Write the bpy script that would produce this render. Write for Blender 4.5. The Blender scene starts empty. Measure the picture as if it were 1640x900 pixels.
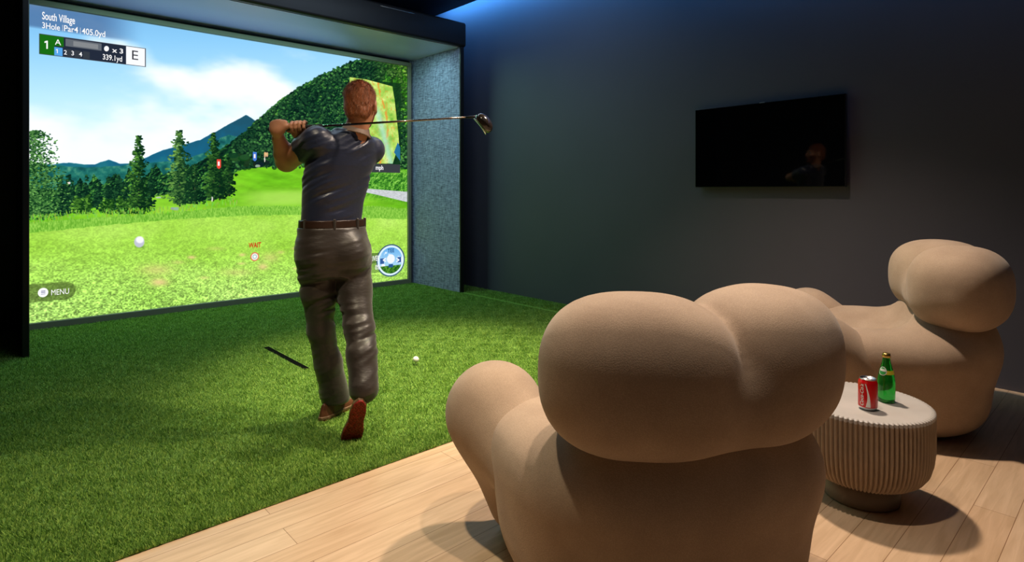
import bpy, bmesh, math, random
import numpy as np
from mathutils import Vector, Matrix

random.seed(7); rng = np.random.default_rng(11)
SC = bpy.context.scene
COL = SC.collection
R = math.radians

# ------------------------------------------------------------------ camera
CAM_H = 1.22
FPX = 945.0
cam_d = bpy.data.cameras.new('camera'); cam = bpy.data.objects.new('camera', cam_d); COL.objects.link(cam)
cam.location = (0, 0, CAM_H)
cam.rotation_euler = (R(90), 0, R(47.5 - 90))
cam_d.sensor_width = 36; cam_d.lens = FPX / 1640 * 36
cam_d.shift_y = -(450 - 305) / 1640
cam_d.clip_start = 0.05
SC.camera = cam
FW = np.array([math.cos(R(47.5)), math.sin(R(47.5))]); RT = np.array([FW[1], -FW[0]])

def W(px, py, Z):                       # measured photo point at a known depth -> metres
    r = (px - 820) / FPX * Z
    return np.array([Z*FW[0] + r*RT[0], Z*FW[1] + r*RT[1], CAM_H - (py - 305)/FPX*Z])

# ------------------------------------------------------------------ world and view
world = bpy.data.worlds.new('world'); SC.world = world; world.use_nodes = True
world.node_tree.nodes['Background'].inputs[0].default_value = (0.05, 0.055, 0.07, 1)
world.node_tree.nodes['Background'].inputs[1].default_value = 0.12
SC.view_settings.view_transform = 'Standard'; SC.view_settings.look = 'None'
SC.view_settings.gamma = 1; SC.view_settings.use_curve_mapping = False
SC.view_settings.exposure = 0.0
SC.cycles.use_denoising = True
SC.cycles.max_bounces = 6; SC.cycles.diffuse_bounces = 4; SC.cycles.caustics_refractive = False

# ------------------------------------------------------------------ lights of the room and added fills
def spot(name, loc, aim, power, color, angle, blend, radius):
    d = bpy.data.lights.new(name, 'SPOT'); o = bpy.data.objects.new(name, d); COL.objects.link(o)
    o.location = loc; d.energy = power; d.color = color; d.spot_size = R(angle); d.spot_blend = blend
    d.shadow_soft_size = radius
    o.rotation_euler = (Vector(aim) - Vector(loc)).to_track_quat('-Z', 'Y').to_euler()
    return o
WARM = (1.0, 0.81, 0.64)
LAMPS = [
    ('spot_lamp', (3.00, 1.72, 3.42), (2.45, 1.60, 0), 430, WARM, 104, 0.7, 0.08),
    ('spot_lamp', (2.55, 3.00, 3.42), (2.30, 3.40, 0), 900, (1.0, 0.88, 0.56), 52, 0.9, 0.04),
    ('spot_lamp', (1.45, 0.92, 3.42), (1.50, 1.20, 0), 170, WARM, 62, 0.8, 0.05),
    ('spot_lamp', (0.60, 1.70, 3.42), (0.95, 2.35, 0), 250, (1.0, 0.85, 0.60), 64, 0.9, 0.05),
]
for a in LAMPS: spot(*a)
def strip(loc, size, rot, power, color):
    d = bpy.data.lights.new('cove_and_fill_light', 'AREA'); o = bpy.data.objects.new('cove_and_fill_light', d); COL.objects.link(o)
    d.shape = 'RECTANGLE'; d.size, d.size_y = size; d.energy = power; d.color = color
    o.location = loc; o.rotation_euler = rot
    return o
strip((4.46, 3.0, 3.66), (0.04, 7.0), (R(0), R(-62), 0), 110, (0.08, 0.38, 1.0))
strip((0.9, 0.0, 3.47), (2.6, 2.6), (0, 0, 0), 2.5, (0.85, 0.92, 1.0))       # unseen soft fill added overhead behind the seats
strip((2.2, 3.9, 3.47), (3.2, 0.25), (R(28), 0, 0), 46, (0.62, 0.80, 1.0))   # cool fill added to brighten the side panel and turf of the bay

strip((2.3, 5.95, 2.925), (3.4, 0.06), (R(4), 0, 0), 46, (0.42, 0.92, 0.74))   # added teal fill under the beam, stands in for screen light on the turf
# ------------------------------------------------------------------ helpers
def link(name, me, m=None, parent=None, smooth=False):
    o = bpy.data.objects.new(name, me); COL.objects.link(o)
    if m is not None:
        for mm in (m if isinstance(m, (list, tuple)) else [m]): me.materials.append(mm)
    if parent is not None: o.parent = parent
    if smooth: me.polygons.foreach_set('use_smooth', [True]*len(me.polygons))
    return o
def ob(name, bm, m=None, parent=None, smooth=False):
    me = bpy.data.meshes.new(name); bmesh.ops.recalc_face_normals(bm, faces=bm.faces); bm.to_mesh(me); bm.free()
    return link(name, me, m, parent, smooth)
def npmesh(name, V, F, m=None, parent=None, smooth=True):
    me = bpy.data.meshes.new(name); V = np.asarray(V, dtype=np.float32); F = np.asarray(F, dtype=np.int32)
    k = F.shape[1]
    me.vertices.add(len(V)); me.vertices.foreach_set('co', V.ravel())
    me.loops.add(F.size); me.loops.foreach_set('vertex_index', F.ravel())
    me.polygons.add(len(F)); me.polygons.foreach_set('loop_start', np.arange(0, F.size, k, dtype=np.int32))
    me.update(calc_edges=True); me.validate()
    return link(name, me, m, parent, smooth)
def thing(name, label, cat, loc=(0, 0, 0), rotz=0, group=None):
    o = bpy.data.objects.new(name, None); COL.objects.link(o); o.empty_display_size = 0.1
    o.location = loc; o.rotation_euler = (0, 0, rotz); o['label'] = label; o['category'] = cat
    if group: o['group'] = group
    return o
def tag(o, label=None, cat=None, group=None, kind=None):
    if label: o['label'] = label
    if cat: o['category'] = cat
    if group: o['group'] = group
    if kind: o['kind'] = kind
    return o
def box(bm, lo, hi, bevel=0, seg=2):
    lo, hi = Vector(lo), Vector(hi); c = (lo+hi)/2; s = hi-lo
    r = bmesh.ops.create_cube(bm, size=1, matrix=Matrix.Translation(c) @ Matrix.Diagonal((s.x, s.y, s.z, 1)))
    if bevel:
        es = list({e for v in r['verts'] for e in v.link_edges})
        bmesh.ops.bevel(bm, geom=es, offset=bevel, segments=seg, affect='EDGES', profile=0.5)
def boxob(name, lo, hi, m, parent=None, bevel=0, seg=2):
    bm = bmesh.new(); box(bm, lo, hi, bevel, seg); return ob(name, bm, m, parent)
def struct(name, lo, hi, m):
    o = boxob(name, lo, hi, m); o['kind'] = 'structure'; return o
def lathe(prof, n=64):                   # profile [(r, z)...] -> verts, quads
    V = []; F = []
    for r, z in prof:
        for k in range(n):
            a = 2*math.pi*k/n; V.append((r*math.cos(a), r*math.sin(a), z))
    for i in range(len(prof)-1):
        for k in range(n):
            k2 = (k+1) % n; F.append((i*n+k, i*n+k2, (i+1)*n+k2, (i+1)*n+k))
    return V, F
def tube_bm(bm, pts, rads, n=16):
    rings = []
    pts = [Vector(p) for p in pts]
    for i, p in enumerate(pts):
        t = (pts[min(i+1, len(pts)-1)] - pts[max(i-1, 0)]).normalized()
        u = t.orthogonal().normalized() if i == 0 else (u - t*u.dot(t)).normalized()
        v = t.cross(u)
        rings.append([bm.verts.new(p + (u*math.cos(2*math.pi*k/n) + v*math.sin(2*math.pi*k/n))*rads[i]) for k in range(n)])
    for a, b in zip(rings, rings[1:]):
        for k in range(n): bm.faces.new((a[k], a[(k+1) % n], b[(k+1) % n], b[k]))
    bm.faces.new(rings[0]); bm.faces.new(rings[-1])

# ------------------------------------------------------------------ materials
def mat(name, color=(0.5, 0.5, 0.5), rough=0.6, metal=0.0, spec=0.5, bump=None, vary=None, emit=None, coat=0, sheen=0, trans=0, ior=1.45):
    m = bpy.data.materials.new(name); m.use_nodes = True; nt = m.node_tree; b = nt.nodes['Principled BSDF']
    b.inputs['Base Color'].default_value = (*color, 1); b.inputs['Roughness'].default_value = rough
    b.inputs['Metallic'].default_value = metal; b.inputs['Specular IOR Level'].default_value = spec
    b.inputs['Coat Weight'].default_value = coat; b.inputs['Sheen Weight'].default_value = sheen
    b.inputs['Transmission Weight'].default_value = trans; b.inputs['IOR'].default_value = ior
    if emit:
        b.inputs['Emission Color'].default_value = (*emit[:3], 1); b.inputs['Emission Strength'].default_value = emit[3]
    tc = nt.nodes.new('ShaderNodeTexCoord')
    if vary:                                    # (scale, amount, stretch)
        mp = nt.nodes.new('ShaderNodeMapping'); mp.inputs['Scale'].default_value = vary[2] if len(vary) > 2 else (1, 1, 1)
        nz = nt.nodes.new('ShaderNodeTexNoise'); nz.inputs['Scale'].default_value = vary[0]; nz.inputs['Detail'].default_value = 5
        nt.links.new(tc.outputs['Object'], mp.inputs[0]); nt.links.new(mp.outputs[0], nz.inputs['Vector'])
        rp = nt.nodes.new('ShaderNodeValToRGB'); k = vary[1]
        rp.color_ramp.elements[0].position = 0.3; rp.color_ramp.elements[1].position = 0.7
        rp.color_ramp.elements[0].color = (*[c*(1-k) for c in color], 1); rp.color_ramp.elements[1].color = (*[min(1, c*(1+k)) for c in color], 1)
        nt.links.new(nz.outputs['Fac'], rp.inputs[0]); nt.links.new(rp.outputs[0], b.inputs['Base Color'])
    if bump:                                    # (kind, scale, strength, stretch)
        mp = nt.nodes.new('ShaderNodeMapping'); mp.inputs['Scale'].default_value = bump[3] if len(bump) > 3 else (1, 1, 1)
        nt.links.new(tc.outputs['Object'], mp.inputs[0])
        if bump[0] == 'noise':
            t = nt.nodes.new('ShaderNodeTexNoise'); t.inputs['Detail'].default_value = 4; out = 'Fac'
        else:
            t = nt.nodes.new('ShaderNodeTexVoronoi'); out = 'Distance'
        t.inputs['Scale'].default_value = bump[1]; nt.links.new(mp.outputs[0], t.inputs['Vector'])
        bp = nt.nodes.new('ShaderNodeBump'); bp.inputs['Strength'].default_value = bump[2]; bp.inputs['Distance'].default_value = 0.004
        nt.links.new(t.outputs[out], bp.inputs['Height']); nt.links.new(bp.outputs[0], b.inputs['Normal'])
    return m
def srgb(r, g, b): return tuple(((c/255)/12.92 if c/255 <= 0.04045 else ((c/255+0.055)/1.055)**2.4) for c in (r, g, b))
def emis(name, col, s=1.0):
    m = bpy.data.materials.new(name); m.use_nodes = True; nt = m.node_tree; nt.nodes.clear()
    e = nt.nodes.new('ShaderNodeEmission'); e.inputs[0].default_value = (*col, 1); e.inputs[1].default_value = s
    o = nt.nodes.new('ShaderNodeOutputMaterial'); nt.links.new(e.outputs[0], o.inputs[0]); return m

M_wall = mat('charcoal_paint', srgb(72, 70, 80), 0.62, vary=(1.2, 0.06), bump=('noise', 180, 0.08))
M_black = mat('black_paint', (0.006, 0.006, 0.007), 0.5)
M_satin = mat('satin_grey_lining', srgb(176, 184, 232), 0.38, bump=('noise', 40, 0.03))
M_frame = mat('dark_bronze_metal', srgb(120, 114, 102), 0.45)
M_trim = mat('black_metal', (0.012, 0.013, 0.015), 0.35, metal=0.3)

def fabric_panel():
    m = mat('woven_fabric', srgb(104, 122, 148), 0.85); nt = m.node_tree; b = nt.nodes['Principled BSDF']
    tc = nt.nodes.new('ShaderNodeTexCoord'); acc = None
    for sc in ((1, 14, 230), (1, 230, 14)):
        mp = nt.nodes.new('ShaderNodeMapping'); mp.inputs['Scale'].default_value = sc
        nz = nt.nodes.new('ShaderNodeTexNoise'); nz.inputs['Scale'].default_value = 1.0; nz.inputs['Detail'].default_value = 2
        nt.links.new(tc.outputs['Object'], mp.inputs[0]); nt.links.new(mp.outputs[0], nz.inputs['Vector'])
        if acc is None: acc = nz.outputs['Fac']
        else:
            ad = nt.nodes.new('ShaderNodeMath'); ad.operation = 'ADD'; nt.links.new(acc, ad.inputs[0]); nt.links.new(nz.outputs['Fac'], ad.inputs[1]); acc = ad.outputs[0]
    rp = nt.nodes.new('ShaderNodeMapRange'); rp.inputs[1].default_value = 0.75; rp.inputs[2].default_value = 1.25
    nt.links.new(acc, rp.inputs[0])
    cr = nt.nodes.new('ShaderNodeValToRGB')
    cr.color_ramp.elements[0].color = (*srgb(64, 64, 92), 1); cr.color_ramp.elements[1].color = (*srgb(164, 164, 204), 1)
    nt.links.new(rp.outputs[0], cr.inputs[0]); nt.links.new(cr.outputs[0], b.inputs['Base Color'])
    bp = nt.nodes.new('ShaderNodeBump'); bp.inputs['Strength'].default_value = 0.4; bp.inputs['Distance'].default_value = 0.003
    nt.links.new(acc, bp.inputs['Height']); nt.links.new(bp.outputs[0], b.inputs['Normal'])
    return m
M_fabric = fabric_panel()

def plank_mat():
    m = mat('pale_oak_planks', srgb(205, 170, 130), 0.42); nt = m.node_tree; b = nt.nodes['Principled BSDF']
    tc = nt.nodes.new('ShaderNodeTexCoord')
    br = nt.nodes.new('ShaderNodeTexBrick'); br.offset = 0.37; br.inputs['Scale'].default_value = 1
    br.inputs['Brick Width'].default_value = 1.25; br.inputs['Row Height'].default_value = 0.127
    br.inputs['Mortar Size'].default_value = 0.0011; br.inputs['Mortar Smooth'].default_value = 0.1; br.inputs['Bias'].default_value = 0
    br.inputs['Color1'].default_value = (*srgb(216, 188, 158), 1); br.inputs['Color2'].default_value = (*srgb(205, 174, 142), 1)
    br.inputs['Mortar'].default_value = (*srgb(140, 106, 76), 1)
    mpb = nt.nodes.new('ShaderNodeMapping'); mpb.inputs['Location'].default_value = (0.42, -0.0975, 0)
    nt.links.new(tc.outputs['Object'], mpb.inputs[0]); nt.links.new(mpb.outputs[0], br.inputs['Vector'])
    mp = nt.nodes.new('ShaderNodeMapping'); mp.inputs['Scale'].default_value = (2.2, 26, 1)
    nz = nt.nodes.new('ShaderNodeTexNoise'); nz.inputs['Scale'].default_value = 1.6; nz.inputs['Detail'].default_value = 6; nz.inputs['Distortion'].default_value = 0.8
    nt.links.new(tc.outputs['Object'], mp.inputs[0]); nt.links.new(mp.outputs[0], nz.inputs['Vector'])
    cr = nt.nodes.new('ShaderNodeValToRGB'); cr.color_ramp.elements[0].position = 0.3; cr.color_ramp.elements[1].position = 0.75
    cr.color_ramp.elements[0].color = (0.80, 0.76, 0.70, 1); cr.color_ramp.elements[1].color = (1.06, 1.05, 1.04, 1)
    nt.links.new(nz.outputs['Fac'], cr.inputs[0])
    mx = nt.nodes.new('ShaderNodeMix'); mx.data_type = 'RGBA'; mx.blend_type = 'MULTIPLY'; mx.inputs[0].default_value = 1
    nt.links.new(br.outputs['Color'], mx.inputs[6]); nt.links.new(cr.outputs[0], mx.inputs[7]); nt.links.new(mx.outputs[2], b.inputs['Base Color'])
    bp = nt.nodes.new('ShaderNodeBump'); bp.inputs['Strength'].default_value = 0.15; bp.inputs['Distance'].default_value = 0.002
    nt.links.new(nz.outputs['Fac'], bp.inputs['Height']); nt.links.new(bp.outputs[0], b.inputs['Normal'])
    return m
M_plank = plank_mat()

# ------------------------------------------------------------------ room shell
XW, YB, XL, YR, ZC = 4.67, 6.72, -3.2, -2.6, 3.5       # right wall, back wall, left wall, rear wall, ceiling
YT = 2.31                                              # edge between planks and turf
struct('floor', (XL, YR, -0.1), (XW, YB, 0.0), M_plank)
struct('wall_right', (XW, YR, -0.1), (XW+0.12, YB+0.12, 3.9), M_wall)
struct('wall_back', (XL, YB, -0.1), (XW, YB+0.12, 3.9), M_black)
struct('wall_left', (XL-0.12, YR, -0.1), (XL, YB+0.12, 3.9), M_wall)
struct('wall_front', (XL-0.12, YR-0.12, -0.1), (XW+0.12, YR, 3.9), M_wall)
struct('ceiling', (XL, YR, ZC), (4.47, YB, ZC+0.06), M_black)
struct('ceiling_upper', (XL, YR, 3.84), (XW, YB, 3.9), M_black)

# ------------------------------------------------------------------ simulator bay
BX0, BX1, BY0 = 0.30, 4.31, 5.60
bay = thing('simulator_bay', 'black framed golf simulator bay with woven fabric side wall and deep top beam', 'simulator bay', (2.3, 6.2, 0))
def inbay(o): o.parent = bay; o.matrix_parent_inverse = Matrix.Translation(-bay.location); return o
bm = bmesh.new(); box(bm, (BX0-0.06, BY0-0.04, 2.93), (BX1+0.05, BY0+0.03, 3.22), 0.028, 4); inbay(ob('top_beam', bm, M_black, None, True))
inbay(boxob('soffit', (BX0, BY0+0.03, 2.93), (BX1+0.03, YB-0.02, 2.97), M_satin))
sp = inbay(boxob('side_panel', (BX1-0.02, BY0+0.0, 0.0), (BX1+0.02, YB-0.02, 2.93), M_fabric)); sp['label'] = 'grey blue woven fabric side wall'
inbay(boxob('edge_trim', (BX1-0.026, BY0-0.02, 0.0), (BX1+0.026, BY0, 2.93), M_trim, bevel=0.003))
lp = inbay(boxob('side_panel', (BX0-0.015, BY0+0.0, 0.0), (BX0+0.015, YB-0.02, 2.93), M_trim)); lp['label'] = 'narrow dark side wall at the left'
inbay(boxob('post', (BX0-0.030, BY0-0.055, 0.0), (BX0+0.012, BY0-0.0, 2.93), M_trim, bevel=0.006, seg=3))
tr = inbay(boxob('metal_strip', (3.20, BY0-0.044, 3.175), (3.62, BY0-0.038, 3.183), mat('brushed_steel', (0.6, 0.55, 0.48), 0.25, 1.0)))

# ------------------------------------------------------------------ projection screen: the picture it shows
SY = 6.62                                               # plane of the picture
def S(px, py):                                          # photo point -> (x, z) on the picture plane
    k = (px-820)/FPX; dx = FW[0]+k*RT[0]; dy = FW[1]+k*RT[1]; Z = SY/dy
    return dx*Z, CAM_H-(py-305)/FPX*Z
SX0, SX1, SZ0, SZ1 = 0.335, 4.205, 0.065, 2.84
TW, TH = 1500, 1076
xs = SX0 + (np.arange(TW)+0.5)/TW*(SX1-SX0); zs = SZ0 + (np.arange(TH)+0.5)/TH*(SZ1-SZ0)
Zd = xs*FW[0] + SY*FW[1]; PXr = 820 + (xs*RT[0] + SY*RT[1])/Zd*FPX
PX = np.broadcast_to(PXr, (TH, TW)).astype(np.float32)
PY = (305 - (zs[:, None]-CAM_H)/Zd[None, :]*FPX).astype(np.float32)
XX = np.broadcast_to(xs, (TH, TW)).astype(np.float32); ZZ = np.broadcast_to(zs[:, None], (TH, TW)).astype(np.float32)
def vnoise(cx, cz, seed):                               # value noise; cell size in metres
    g = np.random.default_rng(seed); nx, nz = int(4.2/cx)+4, int(3.2/cz)+4; G = g.random((nz, nx)).astype(np.float32)
    fx, fz = (XX-SX0)/cx, (ZZ-SZ0)/cz; ix, iz = fx.astype(int), fz.astype(int); fx, fz = fx-ix, fz-iz
    fx = fx*fx*(3-2*fx); fz = fz*fz*(3-2*fz)
    return (G[iz, ix]*(1-fx)+G[iz, ix+1]*fx)*(1-fz) + (G[iz+1, ix]*(1-fx)+G[iz+1, ix+1]*fx)*fz
def fbm(c, seed, n=4, asp=1.0):
    v = 0; w = 0
    for i in range(n):
        a = 0.55**i; v = v + a*vnoise(c*asp/2**i, c/2**i, seed+i*17); w += a
    return v/w
def sst(a, b, x): t = np.clip((x-a)/(b-a), 0, 1); return t*t*(3-2*t)
def C3(*c): return np.array(c, dtype=np.float32)/255
def mixc(A, B, t): return A*(1-t[..., None]) + B*t[..., None]
def ramp(t, stops):
    ps = [s[0] for s in stops]; return np.stack([np.interp(t, ps, [s[1][k]/255 for s in stops]) for k in range(3)], -1).astype(np.float32)

# sky and cloud
t = PY/262
img = ramp(t, [(0, (112, 176, 228)), (0.25, (138, 200, 242)), (0.6, (186, 230, 250)), (1, (228, 250, 255))])
cl = fbm(1.0, 3, 6, 1.9)
d1 = np.exp(-((PY-(78+0.26*(PX-150)+12*np.sin(PX/37)))/30)**2) * sst(90, 170, PX) * (1-sst(470, 560, PX)) 
d2 = sst(110, 205, PY-0.10*(PX-50)) * (1-sst(330, 470, PX)*0.5)
d3 = np.exp(-(((PX-230)/60)**2 + ((PY-75)/15)**2))
d4 = np.exp(-(((PX-520)/90)**2 + ((PY-(95+0.2*(PX-520)))/20)**2))
cm = sst(0.44, 0.66, cl*0.95 + 0.20*d1 + 0.24*d2 + 0.10*d3 + 0.18*d4 - 0.08)
img = mixc(img, C3(246, 252, 255), np.clip(cm, 0, 1))
img = img*(1-0.02*sst(0.4, 0.7, fbm(0.5, 9, 3))[..., None]*cm[..., None])
def ridge(pts, rough=0.0, seed=1, c=0.05):
    y = np.interp(PX, [p[0] for p in pts], [p[1] for p in pts])
    return PY - y + (fbm(c, seed, 3)-0.5)*rough        # > 0 below the ridge
def layer(mask, colr): 
    global img
    img = mixc(img, colr, np.clip(mask, 0, 1))
# far blue hills
m = ridge([(40, 263), (88, 263), (110, 260), (135, 263), (152, 263), (174, 256), (192, 262), (205, 262), (235, 252), (262, 240), (290, 233), (320, 224), (345, 211), (368, 198), (388, 188), (394, 184), (402, 188), (412, 196), (470, 230), (660, 260)], 2.0, 5)
tex = fbm(0.07, 21, 4)
colr = ramp(np.clip((PY-190)/130 + (tex-0.5)*0.5, 0, 1), [(0, (30, 82, 104)), (0.45, (24, 96, 128)), (0.7, (34, 118, 128)), (1, (52, 140, 110))])
layer(sst(-0.8, 0.8, m), colr)
# nearer hill of the same range, greener
m = ridge([(40, 268), (90, 266), (160, 268), (230, 262), (265, 258), (300, 255), (330, 244), (352, 222), (365, 216), (380, 219), (400, 240), (430, 250), (660, 300)], 4, 8)
colr = ramp(np.clip(fbm(0.045, 31, 4)*1.6-0.35, 0, 1), [(0, (16, 74, 70)), (0.5, (34, 112, 96)), (1, (96, 160, 120))])
layer(sst(-1, 1, m)*0.8, colr)
# wooded slope
m = ridge([(40, 330), (300, 270), (340, 246), (372, 226), (395, 208), (410, 193), (430, 176), (450, 159), (480, 138), (510, 122), (540, 108), (565, 97), (590, 90), (620, 88), (660, 90)], 7, 12, 0.03)
def bumps(cell, seed):                                  # rounded crowns lit from the upper left
    a = fbm(cell, seed, 3); gz, gx = np.gradient(a)
    return a, (gz*1.0 - gx*0.8)*cell*900
a, lit = bumps(0.06, 41); a2, lit2 = bumps(0.16, 43)
tt = np.clip(0.36 + 0.55*(a-0.5) + 0.45*lit*0.35 + 0.7*(a2-0.5), 0, 1)
wood = ramp(tt, [(0, (6, 28, 24)), (0.35, (16, 58, 34)), (0.6, (40, 96, 44)), (0.85, (86, 146, 54)), (1, (130, 184, 70))])
rightlift = sst(585, 650, PX)*sst(300, 100, PY)
wood = mixc(wood, wood*C3(255, 255, 120)*1.25+C3(40, 60, 0), rightlift*0.7)
layer(sst(-1, 1, m), wood)
WOODMASK = m > 0
CROWNS = True
# dark tree belt in the middle distance
m = ridge([(40, 300), (95, 305), (110, 292), (118, 302), (128, 285), (140, 300), (150, 280), (165, 296), (185, 278), (196, 294), (206, 270), (225, 292), (250, 262), (262, 280), (300, 268), (330, 268), (360, 262), (372, 300), (378, 340), (660, 340)], 8, 15, 0.02)
a, lit = bumps(0.035, 51)
belt = ramp(np.clip(0.4+0.9*(a-0.5)+lit*0.25, 0, 1), [(0, (5, 26, 20)), (0.4, (18, 62, 36)), (0.7, (48, 110, 48)), (1, (110, 166, 66))])
layer(sst(-1, 1, m)*(PX < 382), belt)
# fairway, rough and teeing ground
m = ridge([(40, 352), (100, 346), (140, 332), (180, 336), (232, 330), (240, 314), (270, 312), (300, 326), (345, 320), (358, 312), (368, 296), (376, 276), (392, 270), (420, 268), (480, 262), (500, 262), (660, 272)], 3, 17)
fair = ramp(np.clip(fbm(0.35, 61, 5, 3.0)*1.3-0.15, 0, 1), [(0, (84, 156, 22)), (0.5, (118, 192, 36)), (1, (170, 222, 72))])
stripes = 0.5+0.5*np.sin((PY*1.3-0.32*PX)/3.4+3*fbm(0.3, 77, 2))
fair = fair*(1+0.10*(stripes*sst(330, 262, PY)))[..., None]*(0.9+0.2*fbm(0.03, 63, 3, 3.0))[..., None]
layer(sst(-0.7, 0.7, m), fair)
gp = np.exp(-(((PX-468)/75)**4 + ((PY-(318-0.02*(PX-440)))/13)**4)); layer(gp*0.75, np.broadcast_to(C3(176, 222, 96), img.shape))
rough_n = fbm(0.02, 71, 3, 0.35)
m = ridge([(40, 356), (130, 350), (220, 344), (300, 338), (380, 330), (480, 330), (600, 330), (660, 335)], 4, 19, 0.02)
layer(sst(-1, 1, m), ramp(rough_n, [(0.2, (92, 160, 40)), (0.8, (158, 214, 84))]))
m = ridge([(40, 374), (120, 366), (220, 356), (300, 350), (400, 345), (480, 344), (660, 352)], 3, 23, 0.03)
fine = fbm(0.022, 81, 2, 1.4); mid = fbm(0.5, 83, 4, 1.8)
tee = ramp(np.clip(0.5+1.3*(mid-0.5), 0, 1), [(0, (130, 184, 44)), (0.5, (154, 206, 70)), (1, (184, 226, 104))])
low = sst(360, 520, PY)
tee = mixc(tee, ramp(np.clip(mid, 0, 1), [(0.2, (150, 196, 96)), (0.8, (178, 218, 128))]), low*0.8)
tee = tee*(1+(fine-0.5)*(0.14+0.38*low))[..., None]
fl2 = vnoise(0.011, 0.009, 87); tee = tee*(1.03+(fl2-0.5)*(0.14+0.62*low))[..., None]
layer(sst(-1, 1, m), tee)
# worn tan patches
for (px, py, rx, ry, k) in [(255, 452, 14, 6, .9), (250, 432, 26, 9, .5), (307, 412, 6, 2.5, .9), (285, 420, 10, 3, .4), (327, 445, 8, 2.5, .5), (378, 436, 26, 6, .35), (388, 408, 5, 2.5, .8), (421, 427, 8, 5, .8), (433, 412, 14, 8, .45), (387, 422, 6, 2, .6), (345, 398, 14, 3, .3), (472, 398, 4, 2, .8), (450, 404, 6, 3, .5), (474, 430, 4, 2, .6)]:
    layer(k*np.exp(-(((PX-px)/rx)**2+((PY-py)/ry)**2)), np.broadcast_to(C3(232, 204, 140), img.shape))
# right side: shrub verge, path
m = np.exp(-(np.clip((PY-(290+0.1*(PX-600)))/26, -9, 9))**4)*(PX > 575)
a, lit = bumps(0.03, 91)
layer(m, ramp(np.clip(0.45+1.1*(a-0.5)+lit*.2, 0, 1), [(0, (30, 90, 26)), (0.5, (84, 160, 46)), (1, (150, 208, 90))]))
m = (PY > np.interp(PX, [575, 600, 650], [301, 303, 307])) & (PY < np.interp(PX, [575, 600, 650], [306, 311, 323])) & (PX > 560)
layer(m.astype(np.float32), np.broadcast_to(C3(196, 200, 204), img.shape)*(0.93+0.14*vnoise(.02, .01, 5))[..., None])
# splatted trees
def sl(px, py, rx, ry):
    x0 = int(np.searchsorted(PXr, px-rx-2)); x1 = int(np.searchsorted(PXr, px+rx+2))
    if x1 <= x0: return None
    col = PY[:, (x0+x1)//2 if (x0+x1)//2 < TW else TW-1]
    z1 = TH-int(np.searchsorted(col[::-1], py-ry-2)); z0 = TH-int(np.searchsorted(col[::-1], py+ry+2))
    return slice(max(z0-2, 0), min(z1+2, TH)), slice(max(x0, 0), min(x1, TW))
def splat(px, py, rx, ry, c, k=1.0, ang=0.0, hard=3):
    s = sl(px, py, max(rx, ry), max(rx, ry))
    if s is None or s[0].stop <= s[0].start: return
    dx, dy = PX[s]-px, PY[s]-py; ca, sa = math.cos(ang), math.sin(ang)
    q = ((dx*ca+dy*sa)/rx)**2+((-dx*sa+dy*ca)/ry)**2; w = (k*np.clip((1-q)*hard, 0, 1))[..., None]
    img[s] = img[s]*(1-w) + (np.array(c, dtype=np.float32)/255)*w
def tree(px, top, bot, wid, dark, light, n, trunk=True, seed=0, shape=1.0):
    r_ = random.Random(seed)
    if trunk:
        for k in range(60):
            y = top+(bot-top)*(0.25+0.75*k/60); splat(px, y, 0.8+0.7*k/60, 2, (54, 48, 38))
    for i in range(n):
        u = r_.random()**0.75; y = top+(bot-top)*u*0.97
        w = wid*0.5*(0.10+0.9*u**shape)*(0.75+0.25*math.sin(u*34+seed))
        if u > 0.88: w *= 1-(u-0.88)*3
        x = px+w*max(-1.15, min(1.15, r_.gauss(0, 0.55)))
        sh = max(0, min(1, 0.30+0.45*(px-x)/(w+1)+r_.gauss(0, 0.30)-0.15*u))
        c = [dark[k]+(light[k]-dark[k])*sh for k in range(3)]
        s_ = r_.uniform(0.8, 2.3); splat(x, y, s_*1.5, s_*0.8, c, 0.95, r_.uniform(-0.5, 0.5))
rc = random.Random(77); pts_ = []
for i in range(4200):
    x, y = rc.uniform(372, 652), rc.uniform(88, 268); pts_.append((y, x))
pts_.sort()
wmask_y = lambda x: np.interp(x, [372, 395, 410, 430, 450, 480, 510, 540, 565, 590, 620, 660], [228, 210, 195, 178, 161, 140, 124, 110, 99, 92, 90, 92])
for y, x in pts_:
    if y < wmask_y(x)+1 or (x < 640 and x > 590 and 127 < y < 276): continue
    r0 = (1.1+2.9*rc.random()**1.8)*(1+.25*(y-100)/150); b = rc.gauss(.36, .20)+.34*math.sin(x/23+y/31)*math.cos(y/17); b = max(0, min(1, b)); rl = max(0, min(1, (x-590)/60))*max(0, min(1, (190-y)/90))
    c0 = (8+rl*30, 34+rl*40, 26); c1 = (26+62*b+rl*60, 70+78*b+rl*50, 42+26*b)
    splat(x+.5, y+.7, r0*1.05, r0*1.0, c0, .65); splat(x-.5, y-.6, r0*.85, r0*.62, c1, .75, rc.uniform(-.7, .7), 1.5)
    if b > .45: splat(x-.9, y-1.1, r0*.4, r0*.32, [min(255, v*1.28) for v in c1], .7)
D1, L1 = (8, 40, 22), (104, 160, 62)
for i in range(26):                                      # conifers of the belt
    px = random.uniform(88, 245); tree(px, random.uniform(276, 300), 340, 22, (6, 36, 26), (46, 100, 52), 70, False, 100+i)
for i in range(16):
    px = random.uniform(120, 245); tree(px, random.uniform(308, 322), 343, 26, (16, 56, 20), (120, 180, 60), 70, False, 200+i, 0.4)
tree(312, 262, 328, 40, (6, 36, 22), (60, 110, 50), 260, True, 6, .5)
tree(352, 252, 320, 46, (6, 34, 20), (54, 104, 40), 420, True, 8, .45)
tree(367, 246, 312, 26, (6, 34, 20), (54, 104, 40), 240, True, 9, .45)
tree(342, 212, 322, 44, (8, 40, 22), (80, 136, 48), 620, True, 3, .7)
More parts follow.
